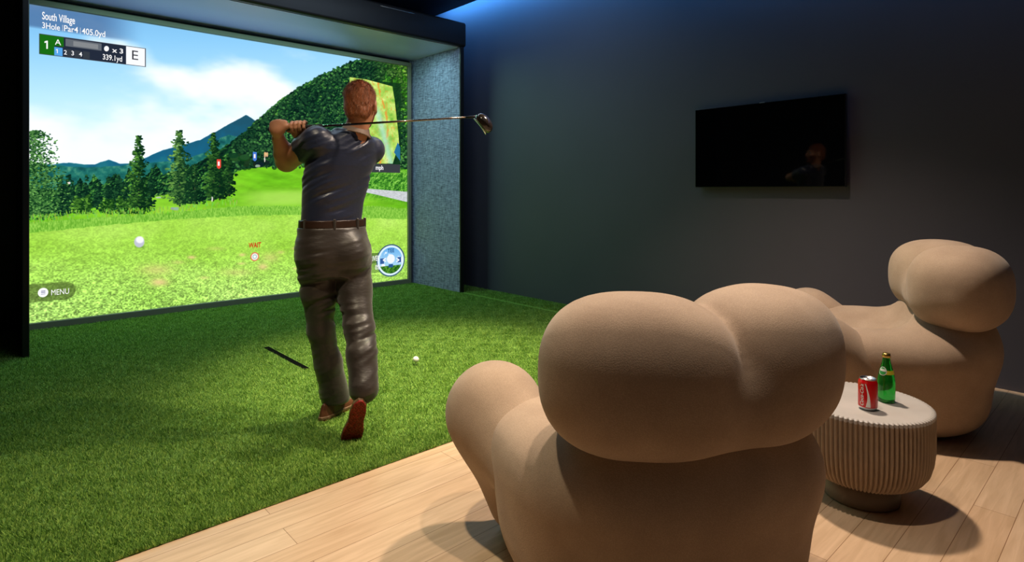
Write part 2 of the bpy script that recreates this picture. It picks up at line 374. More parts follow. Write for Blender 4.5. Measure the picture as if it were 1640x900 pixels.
tree(222, 217, 336, 52, D1, (96, 156, 54), 760, True, 1, .8)
tree(288, 209, 331, 56, (14, 50, 28), (122, 172, 76), 900, True, 2, .6)
for i in range(340):                                     # big leafy tree at the left edge
    r_ = random.Random(900+i)
for i in range(2300):
    r_ = random.Random(5000+i); y = r_.uniform(209, 352); w = np.interp(y, [209, 225, 260, 290, 330, 352], [24, 40, 44, 62, 62, 40])
    x = 47+w*abs(r_.gauss(0, 0.5))*0.95
    if x > 47+w*1.1 or x > 118: continue
    if y < 262 and r_.random() < 0.35: continue
    sh = max(0, min(1, 0.35+r_.gauss(0, 0.33))); c = [(12, 52, 24)[k]+((126, 188, 92)[k]-(12, 52, 24)[k])*sh for k in range(3)]
    splat(x, y, r_.uniform(1.2, 3.0), r_.uniform(.7, 1.4), c, .95, r_.uniform(-.6, .6))
for i in range(500):                                     # grass fringe at the foot of the trees
    r_ = random.Random(9000+i); x = r_.uniform(48, 380); y = np.interp(x, [47, 120, 250, 380], [350, 342, 338, 322])+r_.uniform(-5, 6)
    splat(x, y, .8, r_.uniform(1.5, 4), [v+r_.uniform(-25, 25) for v in (128, 190, 62)], .8)
for (px, py, w, h, c) in [(394, 262, 12, 6, (20, 50, 24)), (420, 261, 17, 8, (22, 44, 30)), (383, 252, 20, 8, (24, 66, 30)), (110, 293, 4, 2, (226, 214, 200)), (412, 266, 6, 3, (150, 160, 150)), (253, 316, 6, 2, (176, 196, 170)), (280, 334, 8, 3, (150, 170, 150)), (426, 248, 4, 5, (222, 178, 130)), (424, 256, 1.5, 5, (210, 210, 200)), (340, 319, 1.5, 5, (220, 224, 220))]:
    for k in range(7): splat(px+random.uniform(-w, w)*.5, py+random.uniform(-h, h)*.4, w*.45, h*.6, [v+random.uniform(-12, 12) for v in c], .9)
# ball lying on the tee
splat(224, 395, 10, 3, (70, 120, 36), .6, 0, 1); splat(223, 387.5, 9, 9.6, (188, 192, 206)); splat(224, 384, 7.5, 6.5, (248, 248, 252), 1, 0, 1.5)
# ---- interface overlays, axis-aligned on the screen
def rect(pxl, pyt, pxr, pyb, c, k=1.0, at=None):         # left edge px, top and bottom measured at the left edge (or at 'at')
    x0, z1 = S(at or pxl, pyt); _, z0 = S(at or pxl, pyb); x0 = S(pxl, pyt)[0]; x1 = S(pxr, pyt)[0]
    m = ((XX >= x0) & (XX <= x1) & (ZZ >= z0) & (ZZ <= z1)).astype(np.float32)*k
    layer(m, np.broadcast_to(C3(*c), img.shape)); return x0, x1, z0, z1
x0, z1 = S(47, -40); _, z0 = S(47, 44); xe = S(235, 0)[0]
m = ((ZZ > z0)*(1-sst(0.55, 1, (XX-SX0)/(xe-SX0)))*sst(z0-0.01, z0+0.03, ZZ))*0.75; layer(m.astype(np.float32), np.broadcast_to(C3(70, 104, 150), img.shape))
bx0, bx1, bz0, bz1 = rect(62.5, 53.5, 233.5, 86.5, (70, 72, 76))
e = 0.006
def srect(u0, u1, v0, v1, c, k=1.0):                     # inside the score bar, 0..1
    x0, x1 = bx0+(bx1-bx0)*u0, bx0+(bx1-bx0)*u1; z0, z1 = bz0+(bz1-bz0)*v0, bz0+(bz1-bz0)*v1
    layer(((XX >= x0) & (XX <= x1) & (ZZ >= z0) & (ZZ <= z1)).astype(np.float32)*k, np.broadcast_to(C3(*c), img.shape))
srect(.008, .80, .03, .97, (34, 42, 58)); srect(.008, .13, .03, .97, (24, 104, 20)); srect(.13, .215, .50, .97, (24, 104, 20))
srect(.13, .205, .03, .44, (84, 160, 226)); srect(.80, .992, .03, .97, (240, 242, 246))
srect(.23, .56, .55, .93, (96, 102, 110)); srect(.30, .53, .62, .86, (150, 152, 154), .6)
for u in (.235, .31, .39): srect(u, u+.06, .06, .42, (52, 58, 66))
# menu pill
x0, zc = S(47, 470.5); _, zt = S(47, 456); hr = zt-zc; xe = S(104, 470)[0]
dd = np.sqrt(np.maximum(XX-xe, 0)**2+(ZZ-zc)**2); pill = sst(hr+.006, hr-.006, dd)*.62
layer(pill, np.broadcast_to(C3(66, 84, 36), img.shape))
cx, cz = S(69, 471); cz = zc; layer(sst(1.05, .95, np.hypot((XX-cx)/(S(77.3, 471)[0]-cx), (ZZ-cz)/.041)), np.broadcast_to(C3(252, 252, 252), img.shape))
for k in (-1, 0, 1): layer(((abs(XX-cx) < .016) & (abs(ZZ-cz-k*.014) < .0035)).astype(np.float32), np.broadcast_to(C3(130, 130, 160), img.shape))
# flag markers and aim point
for (px, py, c) in [(350.5, 262, (226, 70, 56)), (408, 250, (70, 120, 210))]:
    cx, cz = S(px, py); w_ = .021
    m = (abs(XX-cx) < w_)*(ZZ < cz+.045)*(ZZ > cz-.035-.02*(1-(abs(XX-cx)/w_)**2)); layer(m.astype(np.float32), np.broadcast_to(C3(*c), img.shape))
    m = (abs(XX-cx) < .009)*(abs(ZZ-cz) < .022); layer(m.astype(np.float32), np.broadcast_to(C3(245, 235, 235), img.shape))
cx, cz = S(408, 411); rr = np.hypot(XX-cx, (ZZ-cz)*.95)
layer(sst(.048, .044, rr), np.broadcast_to(C3(214, 120, 84), img.shape)); layer(sst(.037, .033, rr), np.broadcast_to(C3(236, 232, 220), img.shape)); layer(sst(.024, .020, rr), np.broadcast_to(C3(150, 190, 190), img.shape)); layer(sst(.015, .012, rr), np.broadcast_to(C3(250, 250, 250), img.shape))
# course map
def poly(pts, c, k=1.0):
    m = np.ones(PX.shape, bool); 
    for (xa, ya), (xb, yb) in zip(pts, pts[1:]+pts[:1]): m &= ((xb-xa)*(PY-ya)-(yb-ya)*(PX-xa)) >= 0
    colr = c if isinstance(c, np.ndarray) else np.broadcast_to(C3(*c), img.shape)
    layer(m.astype(np.float32)*k, colr)
poly([(586, 127), (642, 134), (641.5, 263), (560, 263), (560, 127)], (14, 48, 26), .75)
mp1, mp2 = fbm(.07, 301, 5), fbm(.035, 305, 3, .6)
cmap = ramp(np.clip(mp1*1.5-.25, 0, 1), [(0, (110, 176, 60)), (.5, (168, 208, 88)), (1, (226, 240, 140))])
str_ = np.exp(-((PX-(613+8*np.sin(PY/26)))/1.8)**2)*sst(.35, .55, mp2); cmap = mixc(cmap, C3(222, 150, 60), np.clip(str_+.55*sst(.62, .78, mp2), 0, 1))
blue = np.exp(-((PX-(600+0.26*(PY-160)))/6)**2)*sst(158, 185, PY); cmap = mixc(cmap, C3(170, 222, 210), blue*.7)
poly([(560, 120), (586, 127), (629, 133), (632, 160), (637, 190), (639, 230), (629, 262), (560, 262)], cmap)
poly([(637, 228), (641, 236), (641, 258), (631, 244)], (38, 110, 150))
_x, z1 = S(600, 262); _, z0 = S(600, 276); xr = S(641, 270)[0]; xl = S(565, 270)[0]
layer(((XX > xl) & (XX < xr) & (ZZ > z0) & (ZZ < z1)).astype(np.float32), np.broadcast_to(C3(56, 60, 64), img.shape))
# club dial
cx, cz = S(626, 417); ra = (S(626, 391.5)[1]-cz); rr = np.hypot(XX-cx, ZZ-cz)/ra
xl = S(570, 400)[0]; zt, zm, zb = S(600, 405)[1], S(600, 422)[1], S(600, 437)[1]
layer(((XX > xl) & (XX < cx) & (ZZ > zm) & (ZZ < zt)).astype(np.float32)*.65, np.broadcast_to(C3(60, 84, 40), img.shape))
layer(((XX > xl) & (XX < cx) & (ZZ > zb) & (ZZ < zm)).astype(np.float32)*.45, np.broadcast_to(C3(80, 110, 50), img.shape))
layer(sst(1.03, 1.0, rr), np.broadcast_to(C3(54, 86, 116), img.shape)); layer(sst(.95, .93, rr), np.broadcast_to(C3(214, 236, 246), img.shape))
inner = sst(.83, .81, rr); sky = ramp((ZZ-cz)/ra, [(-1, (190, 220, 240)), (0, (150, 200, 236)), (1, (90, 164, 226))]); sky = mixc(sky, C3(250, 252, 255), sst(.5, .7, fbm(.09, 401, 3)))
layer(inner, sky)
layer(inner*sst(-.30*ra, -.36*ra, ZZ-cz), ramp(fbm(.02, 405, 2), [(.2, (24, 78, 20)), (.8, (96, 160, 50))]))
layer(sst(.30, .27, np.hypot(XX-cx, ZZ-cz-.02)/ra), np.broadcast_to(C3(232, 238, 244), img.shape))
for s_ in (-1, 1): layer(((abs(XX-cx-s_*.62*ra) < .13*ra) & (abs(ZZ-cz) < .17*ra)).astype(np.float32), np.broadcast_to(C3(52, 90, 150), img.shape))
layer(((abs(XX-cx) < .16*ra) & (abs(ZZ-cz+.34*ra) < .1*ra)).astype(np.float32), np.broadcast_to(C3(40, 84, 140), img.shape))
img = np.clip(img, 0, 1)
rgba = np.ones((TH, TW, 4), np.float32); rgba[..., :3] = img
im = bpy.data.images.new('course_view', TW, TH); im.pixels.foreach_set(rgba.ravel()); im.update(); im.pack()
M_pic = bpy.data.materials.new('projected_course'); M_pic.use_nodes = True; nt = M_pic.node_tree; nt.nodes.clear()
ti = nt.nodes.new('ShaderNodeTexImage'); ti.image = im; em = nt.nodes.new('ShaderNodeEmission'); em.inputs[1].default_value = 1.12
mo = nt.nodes.new('ShaderNodeOutputMaterial'); nt.links.new(ti.outputs[0], em.inputs[0]); nt.links.new(em.outputs[0], mo.inputs[0])

scr = thing('golf_screen', 'huge lit golf simulator screen showing a fairway, trees and mountains', 'screen', ((SX0+SX1)/2, SY, 0))
def inscr(o): o.parent = scr; o.matrix_parent_inverse = Matrix.Translation(-scr.location); return o
bm = bmesh.new(); uvl = bm.loops.layers.uv.new('UVMap')
vs = [bm.verts.new(p) for p in ((SX0, SY, SZ0), (SX1, SY, SZ0), (SX1, SY, SZ1), (SX0, SY, SZ1), (SX0, SY+.03, SZ0), (SX1, SY+.03, SZ0), (SX1, SY+.03, SZ1), (SX0, SY+.03, SZ1))]
for idx in ((0, 1, 2, 3), (4, 7, 6, 5), (0, 4, 5, 1), (1, 5, 6, 2), (2, 6, 7, 3), (3, 7, 4, 0)): f = bm.faces.new([vs[i] for i in idx])
bm.faces.ensure_lookup_table()
for f in bm.faces:
    f.material_index = 1
    for l in f.loops: l[uvl].uv = ((l.vert.co.x-SX0)/(SX1-SX0), (l.vert.co.z-SZ0)/(SZ1-SZ0))
bm.faces[0].material_index = 0
inscr(ob('screen_picture', bm, [M_pic, M_black]))
bm = bmesh.new(); fy0, fy1 = SY-0.035, SY+0.04
for lo, hi in (((SX0-.045, fy0, .004), (SX1+.045, fy1, SZ0)), ((SX0-.045, fy0, SZ1), (SX1+.045, fy1, SZ1+.05)), ((SX0-.045, fy0, SZ0), (SX0, fy1, SZ1)), ((SX1, fy0, SZ0), (SX1+.045, fy1, SZ1))): box(bm, lo, hi, .004, 1)
inscr(ob('screen_frame', bm, M_frame))
# writing on the screen
def text(name, body, px, py, hpx, m, align='LEFT', off=0.0, sx=1.0, parent_fn=inscr, bold=0.004, pxr=None):
    cu = bpy.data.curves.new(name, 'FONT'); cu.body = body; cu.align_x = align; cu.align_y = 'CENTER'; cu.offset = bold
    o = bpy.data.objects.new(name, cu); COL.objects.link(o); dg = bpy.context.evaluated_depsgraph_get()
    me = bpy.data.meshes.new_from_object(o.evaluated_get(dg)); bpy.data.objects.remove(o)
    x, z = S(px, py); h = (S(px, py-hpx/2)[1]-S(px, py+hpx/2)[1])/0.70
    n = len(me.vertices); co = np.zeros(n*3, np.float32); me.vertices.foreach_get('co', co); co = co.reshape(-1, 3)
    if pxr: w_ = S(pxr, py)[0]-x; co[:, 0] -= co[:, 0].min(); sx = w_/(co[:, 0].max()*h)
    out = np.stack([x+co[:, 0]*h*sx, np.full(n, SY-0.003-off), z+co[:, 1]*h], 1); me.vertices.foreach_set('co', out.ravel()); me.update()
    return parent_fn(link(name, me, m))
E_w = emis('screen_white', (1, 1, 1)); E_dk = emis('screen_grey', srgb(60, 60, 66)); E_rd = emis('screen_red', srgb(208, 50, 28)); E_bl = emis('screen_blue', srgb(30, 80, 140))
def ONE(px, py, h, w):
    bm = bmesh.new(); vs = []
    for u, v in ((-.5, .22), (-.5, .42), (0, .5), (.32, .5), (.32, -.5), (-.06, -.5), (-.06, .28)):
        x, z = S(px+u*w, py-v*h); vs.append(bm.verts.new((x, SY-.003, z)))
    bm.faces.new(vs); inscr(ob('score_text', bm, E_w))
text('course_name', 'South Village', 67.5, 25.5, 12.0, E_w, bold=.014, pxr=120)
text('hole_info', '3Hole', 67.5, 40.8, 9.5, E_w, bold=.010, pxr=96)
text('hole_info', 'Par4', 102.5, 45.6, 9.5, E_w, bold=.010, pxr=125)
text('hole_info', '405.0yd', 131, 50.0, 9.5, E_w, bold=.010, pxr=168.5)
for px, py in ((99, 44), (127.5, 48.5)): text('divider', '|', px, py, 8, E_w, sx=.6, bold=-.01)
ONE(74.5, 71.8, 13, 6.5)
text('score_text', 'A', 88, 67.5, 9, E_w, sx=.9, bold=.004)
ONE(91.3, 82, 6.5, 3.4)
text('score_text', '2', 102, 84, 7, E_w, sx=.85, bold=.01)
text('score_text', '3', 113.8, 85.3, 7, E_w, sx=.85, bold=.01)
text('score_text', '4', 126.5, 87, 7, E_w, sx=.85, bold=.01)
text('score_text', 'x 3', 180, 80.5, 7.5, E_w, sx=1.1, bold=.02)
text('score_text', '339.1yd', 164.5, 91.3, 8.5, E_w, bold=.012, pxr=195.5)
text('score_text', 'E', 209.5, 88.5, 15, E_dk, sx=1.0, bold=.0)
text('menu_text', 'MENU', 82, 469.0, 9, E_w, bold=.0, pxr=110.5)
text('wait_text', 'WAIT', 398, 393.5, 8, E_rd, bold=.03, pxr=418)
text('club_text', 'DRIVER', 607.5, 413.5, 8, E_w, 'RIGHT', sx=.56, bold=.01)
text('club_text', '0%', 607.5, 428, 7.5, E_w, 'RIGHT', sx=.6, bold=.01)
text('club_text', 'TEE', 626, 401.5, 6, E_bl, 'CENTER', sx=.9, bold=.02)
text('arrow_mark', '<', 615.5, 417, 9, E_w, 'CENTER', sx=.8, bold=.03)
text('arrow_mark', '>', 637, 417, 9, E_w, 'CENTER', sx=.8, bold=.03)
text('speed_text', 'mph', 614, 269, 7, E_w, 'RIGHT', sx=.8, bold=.02)
def discshape(pts, m, name):
    bm = bmesh.new(); vs = []
    for px, py in pts: x, z = S(px, py); vs.append(bm.verts.new((x, SY-.003, z)))
    bm.faces.new(vs); return inscr(ob(name, bm, m))
discshape([(170.5+3.9*math.cos(a), 78+4.3*math.sin(a)) for a in [k*math.pi/12 for k in range(24)]], E_w, 'ball_mark')

# ------------------------------------------------------------------ turf
def turf():
    SX, SYa, SYb = 1.685, 3.89, 4.66
    N = 900000
    u = rng.random(N); gx = XL + (XW-XL)*0; 
    # denser close to the viewer's side of the room
    y = YT + (YB-YT)*rng.random(N)**1.35; x = -0.9 + (XW+0.9)*rng.random(N)
    extra = 60000
    y[:extra] = YT + (YB-YT)*rng.random(extra); x[:extra] = -2.6 + 1.8*rng.random(extra)
    keep = ~((abs(x-SX) < 0.027) & (y > SYa) & (y < SYb)) & ~((y > SY-.04) & (x > BX0) & (x < BX1)) & (abs(x-BX1) > .03)
    x, y = x[keep], y[keep]; N = len(x)
    seam = (np.abs(y-3.9) < .008) & (x > 2.93) | (np.abs(x-2.93) < .008) & (y > 3.9) & (y < 4.9) | (np.abs(y-4.9) < .008) & (x < 2.93) & (x > 2.0)
    h = rng.uniform(.010, .020, N)*np.where(seam, .45, 1); a = rng.random(N)*2*math.pi; w = rng.uniform(.0016, .0032, N)*(1+0.25*(y-YT)/4)
    la = rng.random(N)*2*math.pi; ll = rng.uniform(.1, .9, N)*h
    clump = np.sin(x*23+np.sin(y*17))*np.cos(y*29+np.sin(x*13)); la = la*.6 + clump*1.2; h = h*(1+.12*clump)
    c, s = np.cos(a), np.sin(a)
    V = np.empty((N, 3, 3), np.float32)
    V[:, 0] = np.stack([x-c*w, y-s*w, np.full(N, .003)], 1); V[:, 1] = np.stack([x+c*w, y+s*w, np.full(N, .003)], 1)
    tx = np.clip(x+np.cos(la)*ll, -9, XW-.003); ty = np.clip(y+np.sin(la)*ll, YT-.006, YB-.003)
    V[:, 2] = np.stack([tx, ty, h], 1)
    base = np.array([[XL+.01, YT, .004], [XW-.002, YT, .004], [XW-.002, YB-.002, .004], [XL+.01, YB-.002, .004]], np.float32)
    VV = np.concatenate([V.reshape(-1, 3), base]); n0 = N*3
    FF = np.concatenate([np.arange(N*3).reshape(-1, 3), [[n0, n0+1, n0+2], [n0, n0+2, n0+3]]])
    m = mat('turf_green', (.1, .2, .03), 0.55, spec=.3); nt = m.node_tree; b = nt.nodes['Principled BSDF']
    g = nt.nodes.new('ShaderNodeNewGeometry'); cr = nt.nodes.new('ShaderNodeValToRGB')
    cr.color_ramp.elements[0].color = (.07, .16, .025, 1); cr.color_ramp.elements[1].color = (.40, .56, .11, 1)
    e = cr.color_ramp.elements.new(.55); e.color = (.17, .33, .050, 1)
    nt.links.new(g.outputs['Random Per Island'], cr.inputs[0]); nt.links.new(cr.outputs[0], b.inputs['Base Color'])
    tr = nt.nodes.new('ShaderNodeBsdfTranslucent'); nt.links.new(cr.outputs[0], tr.inputs[0])
    mx = nt.nodes.new('ShaderNodeMixShader'); mx.inputs[0].default_value = .25
    nt.links.new(b.outputs[0], mx.inputs[1]); nt.links.new(tr.outputs[0], mx.inputs[2]); nt.links.new(mx.outputs[0], nt.nodes['Material Output'].inputs[0])
    o = npmesh('artificial_turf', VV, FF, m, None, False)
    tag(o, 'green artificial turf covering the floor from the planks to the screen', 'artificial turf', kind='stuff')
    sl_ = boxob('tee_slot', (SX-.021, SYa, .0045), (SX+.021, SYb, .007), mat('black_rubber', (.0015, .0015, .0015), .95, spec=.05), bevel=.001)
    tag(sl_, 'narrow black slot in the turf left of the golfer', 'turf slot')
turf()

# ------------------------------------------------------------------ television
tv = thing('television', 'black wall mounted flat television switched off on the dark wall', 'television', (4.60, 2.09, 1.25))
Y0, Y1, Z0, Z1 = 1.497, 2.685, 1.245, 1.915
def intv(o): o.parent = tv; o.matrix_parent_inverse = Matrix.Translation(-tv.location); return o
intv(boxob('television_case', (4.603, Y0, Z0), (4.640, Y1, Z1), M_trim, bevel=.003))
intv(boxob('display_panel', (4.600, Y0+.006, Z0+.008), (4.604, Y1-.006, Z1-.006), mat('black_glass', (.0015, .0015, .002), .035, spec=.5)))
intv(boxob('wall_bracket', (4.640, Y0+.35, Z0+.2), (4.668, Y1-.35, Z1-.2), M_trim))
intv(boxob('status_light', (4.598, 2.08, Z1-.004), (4.604, 2.12, Z1+.001), mat('silver_trim', (.5, .5, .5), .3, 1)))

# ------------------------------------------------------------------ signed distance modelling
def smin(a, b, k):
    h = np.clip(.5+.5*(b-a)/k, 0, 1); return b*(1-h)+a*h - k*h*(1-h)
def smax(a, b, k): return -smin(-a, -b, k)
def v3(p): return np.asarray(p, dtype=np.float32)
def cap(P, a, b, ra, rb):
    a, b = v3(a), v3(b); d = b-a; t = np.clip(((P-a)@d)/(d@d), 0, 1); return np.linalg.norm(P-(a+t[:, None]*d), axis=1)-(ra+(rb-ra)*t)
def chain(P, pts, rads, k=.01):
    d = None
    for i in range(len(pts)-1):
        c = cap(P, pts[i], pts[i+1], rads[i], rads[i+1]); d = c if d is None else smin(d, c, k)
    return d
def ell(P, c, r, M=None, n=2.0):
    q = P-v3(c)
    if M is not None: q = q@np.asarray(M, dtype=np.float32).T     # rows of M are local axes
    r = v3(r)
    if n == 2.0:
        k0 = np.linalg.norm(q/r, axis=1); k1 = np.linalg.norm(q/(r*r), axis=1)+1e-9; return k0*(k0-1)/k1
    k0 = np.sum(np.abs(q/r)**n, axis=1)**(1/n); return (k0-1)*float(min(r))
def rotz(a): c, s = math.cos(a), math.sin(a); return np.array([[c, s, 0], [-s, c, 0], [0, 0, 1]])
def surface(f, lo, hi, h):
    lo, hi = np.array(lo, float), np.array(hi, float); n = np.ceil((hi-lo)/h).astype(int)+1
    B = 4; nb = np.ceil(n/B).astype(int); n = nb*B+1
    gc = [lo[i]+(np.arange(nb[i])*B+B/2)*h for i in range(3)]
    Pc = np.stack(np.meshgrid(*gc, indexing='ij'), -1).reshape(-1, 3).astype(np.float32)
    dc = f(Pc).reshape(nb); act = np.abs(dc) < h*B*1.9
    sgn = np.repeat(np.repeat(np.repeat(dc, B, 0), B, 1), B, 2); V = np.full(n, 1.0, np.float32); V[:-1, :-1, :-1] = sgn
    need = np.zeros(n, bool)
    a = np.repeat(np.repeat(np.repeat(act, B, 0), B, 1), B, 2)
    for dx in (0, 1):
        for dy in (0, 1):
            for dz in (0, 1): need[dx:n[0]-1+dx, dy:n[1]-1+dy, dz:n[2]-1+dz] |= a
    idx = np.argwhere(need); P = (lo+idx*h).astype(np.float32); out = np.empty(len(P), np.float32)
    for i in range(0, len(P), 400000): out[i:i+400000] = f(P[i:i+400000])
    V[need] = out
    s = V < 0; c = [s[i:n[0]-1+i, j:n[1]-1+j, k:n[2]-1+k] for i in (0, 1) for j in (0, 1) for k in (0, 1)]
    cnt = sum(x.astype(np.int8) for x in c); cells = np.argwhere((cnt > 0) & (cnt < 8))
    ids = -np.ones(cnt.shape, np.int64); ids[tuple(cells.T)] = np.arange(len(cells))
    acc = np.zeros((len(cells), 3)); w = np.zeros(len(cells))
    for ax in range(3):
        o1, o2 = [x for x in range(3) if x != ax]
        for j in (0, 1):
            for k in (0, 1):
                A = cells.copy(); A[:, o1] += j; A[:, o2] += k; Bc = A.copy(); Bc[:, ax] += 1
                va, vb = V[tuple(A.T)], V[tuple(Bc.T)]; m = (va < 0) != (vb < 0); t = np.where(m, va/(va-vb+1e-12), 0)
                p = A.astype(float); p[:, ax] += t; acc[m] += p[m]; w[m] += 1
    verts = lo + acc/w[:, None]*h
    F = []
    for ax in range(3):
        o1, o2 = (ax+1) % 3, (ax+2) % 3; sa = s; sb = np.roll(s, -1, ax); cr = sa != sb
        sl_ = [slice(1, -1)]*3; m = np.zeros_like(cr); m[tuple(sl_)] = cr[tuple(sl_)]; E = np.argwhere(m)
        q = []
        for d1, d2 in ((-1, -1), (0, -1), (0, 0), (-1, 0)):
            cc = E.copy(); cc[:, o1] += d1; cc[:, o2] += d2; q.append(ids[tuple(cc.T)])
        Q = np.stack(q, 1); fl = ~sa[tuple(E.T)]; Q[fl] = Q[fl][:, ::-1]; F.append(Q[(Q >= 0).all(1)])
    return verts, np.concatenate(F)
def relax(V, F, n=3, lam=.5):
    E = np.concatenate([F[:, [0, 1]], F[:, [1, 2]], F[:, [2, 3]], F[:, [3, 0]]]); E = np.concatenate([E, E[:, ::-1]])
    deg = np.bincount(E[:, 0], minlength=len(V))[:, None]+1e-9
    for i in range(n):
        for L in (lam, -lam*1.02):
            A = np.stack([np.bincount(E[:, 0], weights=V[E[:, 1], k], minlength=len(V)) for k in range(3)], 1)/deg; V = V+L*(A-V)
    return V
def sdf(name, f, lo, hi, h, m, parent=None, it=3):
    V, F = surface(f, lo, hi, h); V = relax(V, F, it)
    if parent is not None: V = V-np.array(parent.location)
    return npmesh(name, V, F, m, parent, True)

# ------------------------------------------------------------------ armchairs
def knit():
    m = mat('beige_knit_upholstery', srgb(190, 165, 140), .9, sheen=.12); nt = m.node_tree; b = nt.nodes['Principled BSDF']
    tc = nt.nodes.new('ShaderNodeTexCoord'); vo = nt.nodes.new('ShaderNodeTexVoronoi'); vo.inputs['Scale'].default_value = 280; vo.inputs['Randomness'].default_value = 1.0
    nz = nt.nodes.new('ShaderNodeTexNoise'); nz.inputs['Scale'].default_value = 7; nz.inputs['Detail'].default_value = 5
    nt.links.new(tc.outputs['Object'], vo.inputs['Vector']); nt.links.new(tc.outputs['Object'], nz.inputs['Vector'])
    cr = nt.nodes.new('ShaderNodeValToRGB'); cr.color_ramp.elements[0].position = .3; cr.color_ramp.elements[1].position = .7
    cr.color_ramp.elements[0].color = (*srgb(170, 146, 124), 1); cr.color_ramp.elements[1].color = (*srgb(187, 163, 140), 1)
    nt.links.new(nz.outputs['Fac'], cr.inputs[0])
    mr = nt.nodes.new('ShaderNodeMapRange'); mr.inputs[1].default_value = 0; mr.inputs[2].default_value = .6; mr.inputs[3].default_value = 1.05; mr.inputs[4].default_value = .84
    nt.links.new(vo.outputs['Distance'], mr.inputs[0])
    mx = nt.nodes.new('ShaderNodeMix'); mx.data_type = 'RGBA'; mx.blend_type = 'MULTIPLY'; mx.inputs[0].default_value = 1
    nt.links.new(cr.outputs[0], mx.inputs[6]); nt.links.new(mr.outputs[0], mx.inputs[7]); nt.links.new(mx.outputs[2], b.inputs['Base Color'])
    bp = nt.nodes.new('ShaderNodeBump'); bp.inputs['Strength'].default_value = .16; bp.inputs['Distance'].default_value = .002; bp.invert = True
    nt.links.new(vo.outputs['Distance'], bp.inputs['Height']); nt.links.new(bp.outputs[0], b.inputs['Normal'])
    return m
M_knit = knit()
def f_body(P):
    z = P[:, 2]
    k = 1+.14*np.clip(z/.5, 0, 1.1)                      # barrel swelling slowly with height
    x, y = P[:, 0]/k, (P[:, 1]-.041)/k
    k0 = (np.abs(x/.4405)**2.4+np.abs(y/.4325)**2.4)**(1/2.4); dp = (k0-1)*.39; dz = np.abs(z-.262)-.262
    body = smax(dp, dz, .17)
    neck = ell(P, (0, -.21, .50), (.31, .20, .20), None, 2.6)
    d = smin(body, neck, .12)
    seat = ell(P, (0, .20, .20), (.27, .34, .205), None, 3.2)
    hollow = ell(P, (0, .20, .66), (.25, .31, .24)); d = smax(d, -hollow, .14)
    return smin(d, seat, .03)
def f_arm(P, s):
    Q = P.copy(); Q[:, 0] *= s
    a = cap(Q, (.31, .04, .28), (.394, .387, .424), .13, .153)
    b = cap(Q, (.394, .397, .424), (.3045, .350, .13), .153, .125)
    d = smin(a, b, .10)
    return smax(d, -Q[:, 2]+.0, .03)
def f_head(P):
    Q = P.copy(); Q[:, 0] = np.abs(Q[:, 0])
    A = rotz(R(42)); Ax = np.array([[math.cos(R(26.3)), math.sin(R(26.3)), 0], [-math.sin(R(26.3)), math.cos(R(26.3)), 0], [0, 0, 1]])
    lobe = ell(Q, (.200, -.257, .736), (.262, .207, .209), Ax, 2.53)
    L2 = P.copy(); L2[:, 0] = -np.abs(P[:, 0]); 
    mir = Q.copy(); mir[:, 0] = -mir[:, 0]; lobe2 = ell(mir, (.200, -.257, .736), (.262, .207, .209), Ax, 2.53)
    return smin(smin(lobe, lobe2, .016), ell(P, (0, -.262, .673), (.28, .205, .147), None, 2.4), .03)
def make_chair(label, loc, rot, z0=0):
    t = thing('armchair', label, 'armchair', loc, rot, 'beige armchairs facing the screen')
    for nm, f, lo, hi in (('chair_body', f_body, (-.6, -.6, -.04), (.6, .65, .8)), ('headrest', f_head, (-.6, -.65, .5), (.6, .25, 1.05)),
                          ('armrest', lambda P: f_arm(P, -1), (-.65, -.3, -.05), (-.02, .7, .7)), ('armrest', lambda P: f_arm(P, 1), (.02, -.3, -.05), (.65, .7, .7))):
        V, F = surface(f, lo, hi, .0125); V = relax(V, F, 4); V[:, 2] = np.maximum(V[:, 2], .002)
        npmesh(nm, V, F, M_knit, t, True)
    return t
ch = make_chair('rounded beige knit armchair in the foreground, seen from behind, lobed headrest', (1.5936, 1.0902, 0), R(66.3-90))
def copy_tree(root, label, loc, rot):
    r = root.copy(); COL.objects.link(r); r.location = loc; r.rotation_euler = (0, 0, rot); r['label'] = label
    for c in list(root.children): d = c.copy(); COL.objects.link(d); d.parent = r
    return r
copy_tree(ch, 'rounded beige knit armchair beside the dark wall behind the side table', (3.707, .975, 0), R(113.2-90))

